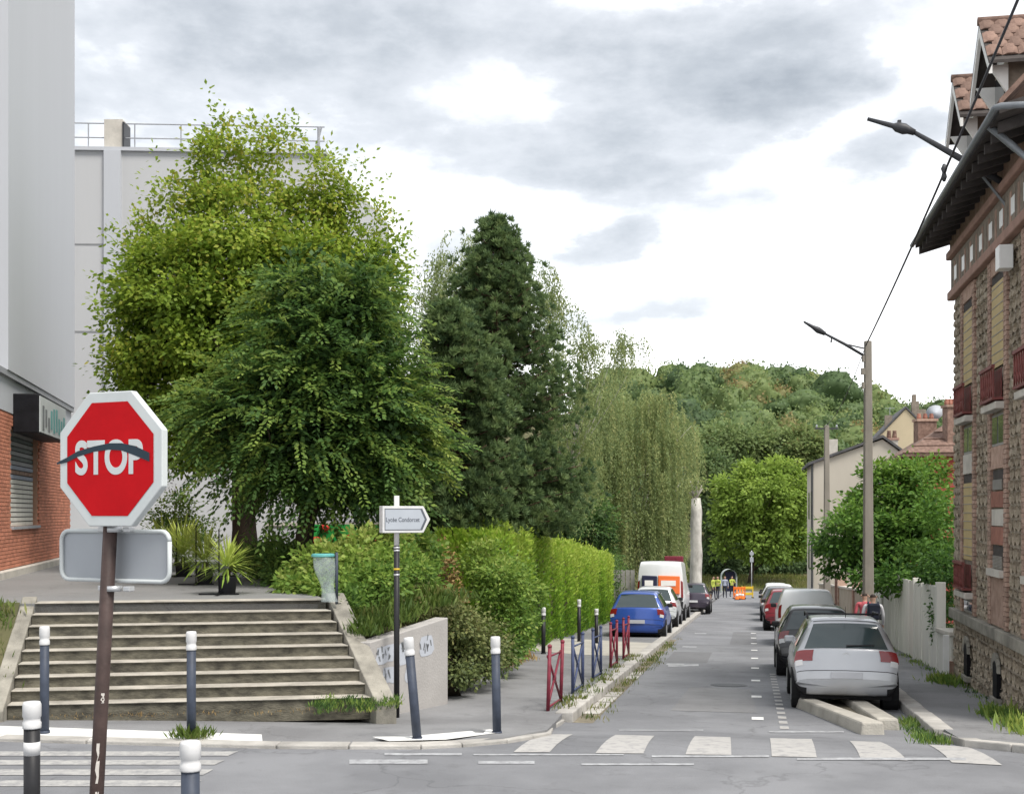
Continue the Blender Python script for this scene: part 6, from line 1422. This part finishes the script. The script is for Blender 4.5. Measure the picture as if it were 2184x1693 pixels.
# ------------------------------------------------------------------ people
def person(label, loc, h, face, shirt, legs, hair='hair_dark', arms='down', stride=.08, skirt=None):
    """one continuous skinned body, coloured by clothing zones; local +y is forward"""
    k = h / 1.75
    V = {'pel': (0, 0, .95), 'wst': (0, .0, 1.08), 'chs': (0, .0, 1.30), 'nck': (0, .0, 1.47), 'hd0': (0, .015, 1.57), 'hd1': (0, .02, 1.70),
         'shl': (-.19, 0, 1.41), 'shr': (.19, 0, 1.41), 'hpl': (-.09, 0, .90), 'hpr': (.09, 0, .90), 'knl': (-.10, stride, .50), 'knr': (.10, -stride * .3, .50), 'anl': (-.10, stride * 1.4, .09), 'anr': (.10, -stride * 1.6, .09), 'tol': (-.11, stride * 1.4 + .15, .035), 'tor': (.11, -stride * 1.6 + .15, .035)}
    if arms == 'down': V.update(ell_=(-.25, -.03, 1.14), elr=(.25, .0, 1.14), wrl=(-.25, .06, .90), wrr=(.25, .10, .90), fil=(-.24, .08, .79), fir=(.24, .12, .79))
    else: V.update(ell_=(-.25, .10, 1.18), elr=(.25, .10, 1.18), wrl=(-.16, .32, 1.16), wrr=(.16, .32, 1.12), fil=(-.12, .41, 1.17), fir=(.12, .41, 1.13))
    Rd = {'pel': (.15, .11), 'wst': (.135, .095), 'chs': (.165, .11), 'nck': (.055, .055), 'hd0': (.078, .09), 'hd1': (.088, .098), 'shl': (.065, .065), 'shr': (.065, .065), 'hpl': (.09, .09), 'hpr': (.09, .09), 'knl': (.062, .062), 'knr': (.062, .062), 'anl': (.042, .042), 'anr': (.042, .042), 'tol': (.042, .03), 'tor': (.042, .03),
          'ell_': (.043, .043), 'elr': (.043, .043), 'wrl': (.030, .030), 'wrr': (.030, .030), 'fil': (.028, .02), 'fir': (.028, .02)}
    names = list(V); ix = {n: i for i, n in enumerate(names)}
    Ed = [('pel', 'wst'), ('wst', 'chs'), ('chs', 'nck'), ('nck', 'hd0'), ('hd0', 'hd1'), ('chs', 'shl'), ('chs', 'shr'), ('shl', 'ell_'), ('shr', 'elr'), ('ell_', 'wrl'), ('elr', 'wrr'), ('wrl', 'fil'), ('wrr', 'fir'), ('pel', 'hpl'), ('pel', 'hpr'), ('hpl', 'knl'), ('hpr', 'knr'), ('knl', 'anl'), ('knr', 'anr'), ('anl', 'tol'), ('anr', 'tor')]
    me = bpy.data.meshes.new('skeleton'); me.from_pydata([tuple(np.array(V[n]) * k) for n in names], [(ix[a], ix[b]) for a, b in Ed], []); me.update()
    o = bpy.data.objects.new('skeleton', me); COL.objects.link(o); o.modifiers.new('skin', 'SKIN')
    for i, n in enumerate(names): me.skin_vertices[0].data[i].radius = tuple(np.array(Rd[n]) * k)
    me.skin_vertices[0].data[ix['pel']].use_root = True
    sb_ = o.modifiers.new('sub', 'SUBSURF'); sb_.levels = 2
    bpy.context.view_layer.update()
    m2 = bpy.data.meshes.new_from_object(o.evaluated_get(bpy.context.evaluated_depsgraph_get())); COL.objects.unlink(o); bpy.data.objects.remove(o)
    mats = ['skin', shirt, legs, hair, 'paint_black']
    m2.materials.clear()
    for q in mats: m2.materials.append(MATS[q])
    for p in m2.polygons:
        c = p.center / k; z = c.z
        if z < .10: i = 4
        elif z < .97 and abs(c.x) < .215: i = 2
        elif z < 1.47 and not (('down' == arms and z < .92) or (arms != 'down' and c.y > .27)): i = 1
        elif z > 1.60 and (c.y < .055 or z > 1.74): i = 3
        else: i = 0
        p.material_index = i
    m2.name = 'body'; m2.shade_smooth()
    b = thing('person', label, 'person', loc); 
    bo = bpy.data.objects.new('body', m2); COL.objects.link(bo); bo.parent = b
    for sg in (-1, 1): o2 = MB().lathe([(.004, -.012), (.013, 0), (.004, .012)], (sg * .032 * k, .108 * k, 1.635 * k), 6).build('eye', 'paint_black', b); o2.parent = b
    MB().tube([(0, .10 * k, 1.64 * k), (0, .128 * k, 1.60 * k), (0, .108 * k, 1.592 * k)], [.008, .016, .012], 6).build('nose', 'skin', b)
    MB().box((0, .108 * k, 1.555 * k), (.05 * k, .01, .012 * k)).build('mouth', 'flower_red', b)
    for sg in (-1, 1): MB().lathe([(.004, -.03), (.02, 0), (.004, .03)], (sg * .088 * k, .01, 1.62 * k), 6).build('ear', 'skin', b)
    for s_ in ('l', 'r'):
        w, f = Vector(V['wr' + s_]) * k, Vector(V['fi' + s_]) * k; d = (f - w).normalized(); sd = d.cross(Vector((1, 0, 0)) if arms != 'down' else Vector((1, 0, 0))).normalized()
        if sd.length < .5: sd = Vector((0, 1, 0))
        for q, ln in ((-.022, .06), (-.007, .075), (.008, .072), (.022, .055)): a = f + sd * q * k; MB().tube([a - d * .02, a + d * ln * .5 * k, a + (d * .9 + Vector((0, .3, 0))) * ln * k], [.009, .0085, .006], 6).build('finger', 'skin', b, True)
        MB().tube([f - d * .05 + sd * .025 * k, f + sd * .05 * k], [.011, .008], 6).build('thumb', 'skin', b, True)
    for q in b.children: q.matrix_parent_inverse = Matrix()
    b.rotation_euler = (0, 0, face); return b
loc = ST(29.8, 2.75, .12)
person('person in a white top walking away beside the tall pole', loc, 1.60, -TH, 'cloth_white', 'cloth_navy', stride=.16)
bpk = thing('backpack', 'dark backpack worn by the person in the white top', 'backpack', loc)
M3 = Matrix.Rotation(-TH, 3, 'Z')
def bp_part(nm, c, d, bev): o = MB().box(loc + M3 @ Vector(c), d, M3).build(nm, 'cloth_navy', bpk, bevel=bev); return o
bp_part('bag', (0, -.17, 1.16), (.28, .15, .38), .05); bp_part('pocket', (0, -.26, 1.08), (.20, .05, .18), .02)
for sg in (-1, 1): MB().tube([loc + M3 @ Vector(p) for p in ((sg * .10, -.11, 1.32), (sg * .11, -.02, 1.365), (sg * .11, .09, 1.28), (sg * .12, .08, 1.1), (sg * .12, -.09, 1.02))], .02, 6).build('strap', 'cloth_navy', bpk, True)
person('person in a pink top walking ahead of the backpack wearer', ST(32.5, 2.8, .12), 1.58, -TH, 'cloth_pink', 'cloth_pink', stride=.12)
for i, (px, Yd, sh, lg, lab, ar) in enumerate(((1531, 96, 'cloth_hivis', 'cloth_navy', 'worker in a hi-vis vest nearest the parked dark car', 'fwd'), (1546, 100, 'cloth_grey', 'cloth_navy', 'worker in a pale grey top between the two hi-vis workers', 'down'), (1561, 104, 'cloth_hivis', 'cloth_navy', 'worker in a hi-vis vest nearest the orange cones', 'fwd'), (1521, 92, 'cloth_hivis', 'cloth_navy', 'worker in a hi-vis vest beside the pollarded trunk', 'down'))):
    X = (px - CX) / FD * Yd; g = gz(X, Yd) + .12; person(lab, (X, Yd, g), 1.75, 2.6 + i * .5, sh, lg, arms=ar)
# work site at the road end: cones, barrier boards, arched tent
for i, (px, Yd) in enumerate(((1572, 98), (1578, 101), (1584, 99))):
    X = (px - CX) / FD * Yd; g = gz(X, Yd); cn = thing('traffic_cone', ('left orange traffic cone by the workers', 'middle orange traffic cone by the workers', 'right orange traffic cone by the workers')[i], 'cone', (X, Yd, g), 'cones at the road works')
    MB().lathe([(.19, .05), (.16, .1), (.03, .86), (.0, .87)], (X, Yd, g), 12).build('cone', 'cone_orange', cn, True); MB().lathe([(.128, .3), (.10, .46)], (X, Yd, g), 12).build('reflective_band', 'cone_white', cn, True); MB().box((X, Yd, g + .025), (.42, .42, .05)).build('base', 'paint_black', cn, bevel=.02)
for i, (px, Yd, m, lab) in enumerate(((1577, 103, 'cone_orange', 'orange plastic barrier at the road works'), (1594, 106, 'yellow_tape', 'yellow plastic barrier at the road works'))):
    X = (px - CX) / FD * Yd; g = gz(X, Yd); bt = thing('work_barrier', lab, 'barrier', (X, Yd, g))
    for z in (.35, .85): MB().box((X, Yd, g + z), (1.0, .06, .22)).build('rail', m, bt, bevel=.02)
    for sg in (-1, 1): MB().box((X + sg * .45, Yd, g + .5), (.07, .09, 1.0)).build('upright', m, bt); MB().box((X + sg * .45, Yd, g + .04), (.12, .5, .07)).build('foot', 'paint_black', bt)
X, Yd = (1556 - CX) / FD * 125, 125; g = gz(X, Yd) + .1
tn = thing('arched_shelter', 'pale arched shelter frame behind the workers', 'shelter', (X, Yd, g))
MB().grid([[(X + .75 * math.cos(a), Yd + y, g + 1.6 + .75 * math.sin(a)) for a in np.linspace(0, math.pi, 15)] for y in (0, .5, 1.0)]).build('arch', 'tent_pale', tn, True)
for sg in (-1, 1): MB().box((X + sg * .75, Yd + .5, g + .8), (.08, .6, 1.62)).build('leg', 'tent_pale', tn)
MB().box((X + .2, Yd + .9, g + 1.1), (1.0, .1, 2.0)).build('door', 'panel_dark', tn, bevel=.05)
X, Yd = (1603 - CX) / FD * 128, 128; g = gz(X, Yd)
rs_ = thing('road_sign', 'small round road sign under the light green tree', 'road sign', (X, Yd, g))
tp2 = W(1603, 1180, Yd); MB().tube([(X, Yd, g - .1), (X, Yd, tp2.z + .3)], .045, 8).build('post', 'galvanised', rs_, True)
MB().tube([(X, Yd - .06, tp2.z), (X, Yd - .09, tp2.z)], .22, 18).build('disc', 'sign_back', rs_); MB().box((X, Yd - .07, tp2.z - .62), (.36, .03, .5)).build('sub_plate', 'sign_back', rs_)
gs = ST(50.5, -4.9, .12); gb = thing('green_bin', 'dark green street bin beside the hedge end', 'litter bin', gs)
MB().lathe([(.20, 0), (.24, .05), (.25, .95), (.27, .97), (.27, 1.02), (.18, 1.1), (.02, 1.12)], tuple(gs), 14).build('body', 'gate_green', gb, True); MB().box(gs + Vector((-.02, -.26, .55)), (.26, .02, .5)).build('notice', 'sign_white', gb)
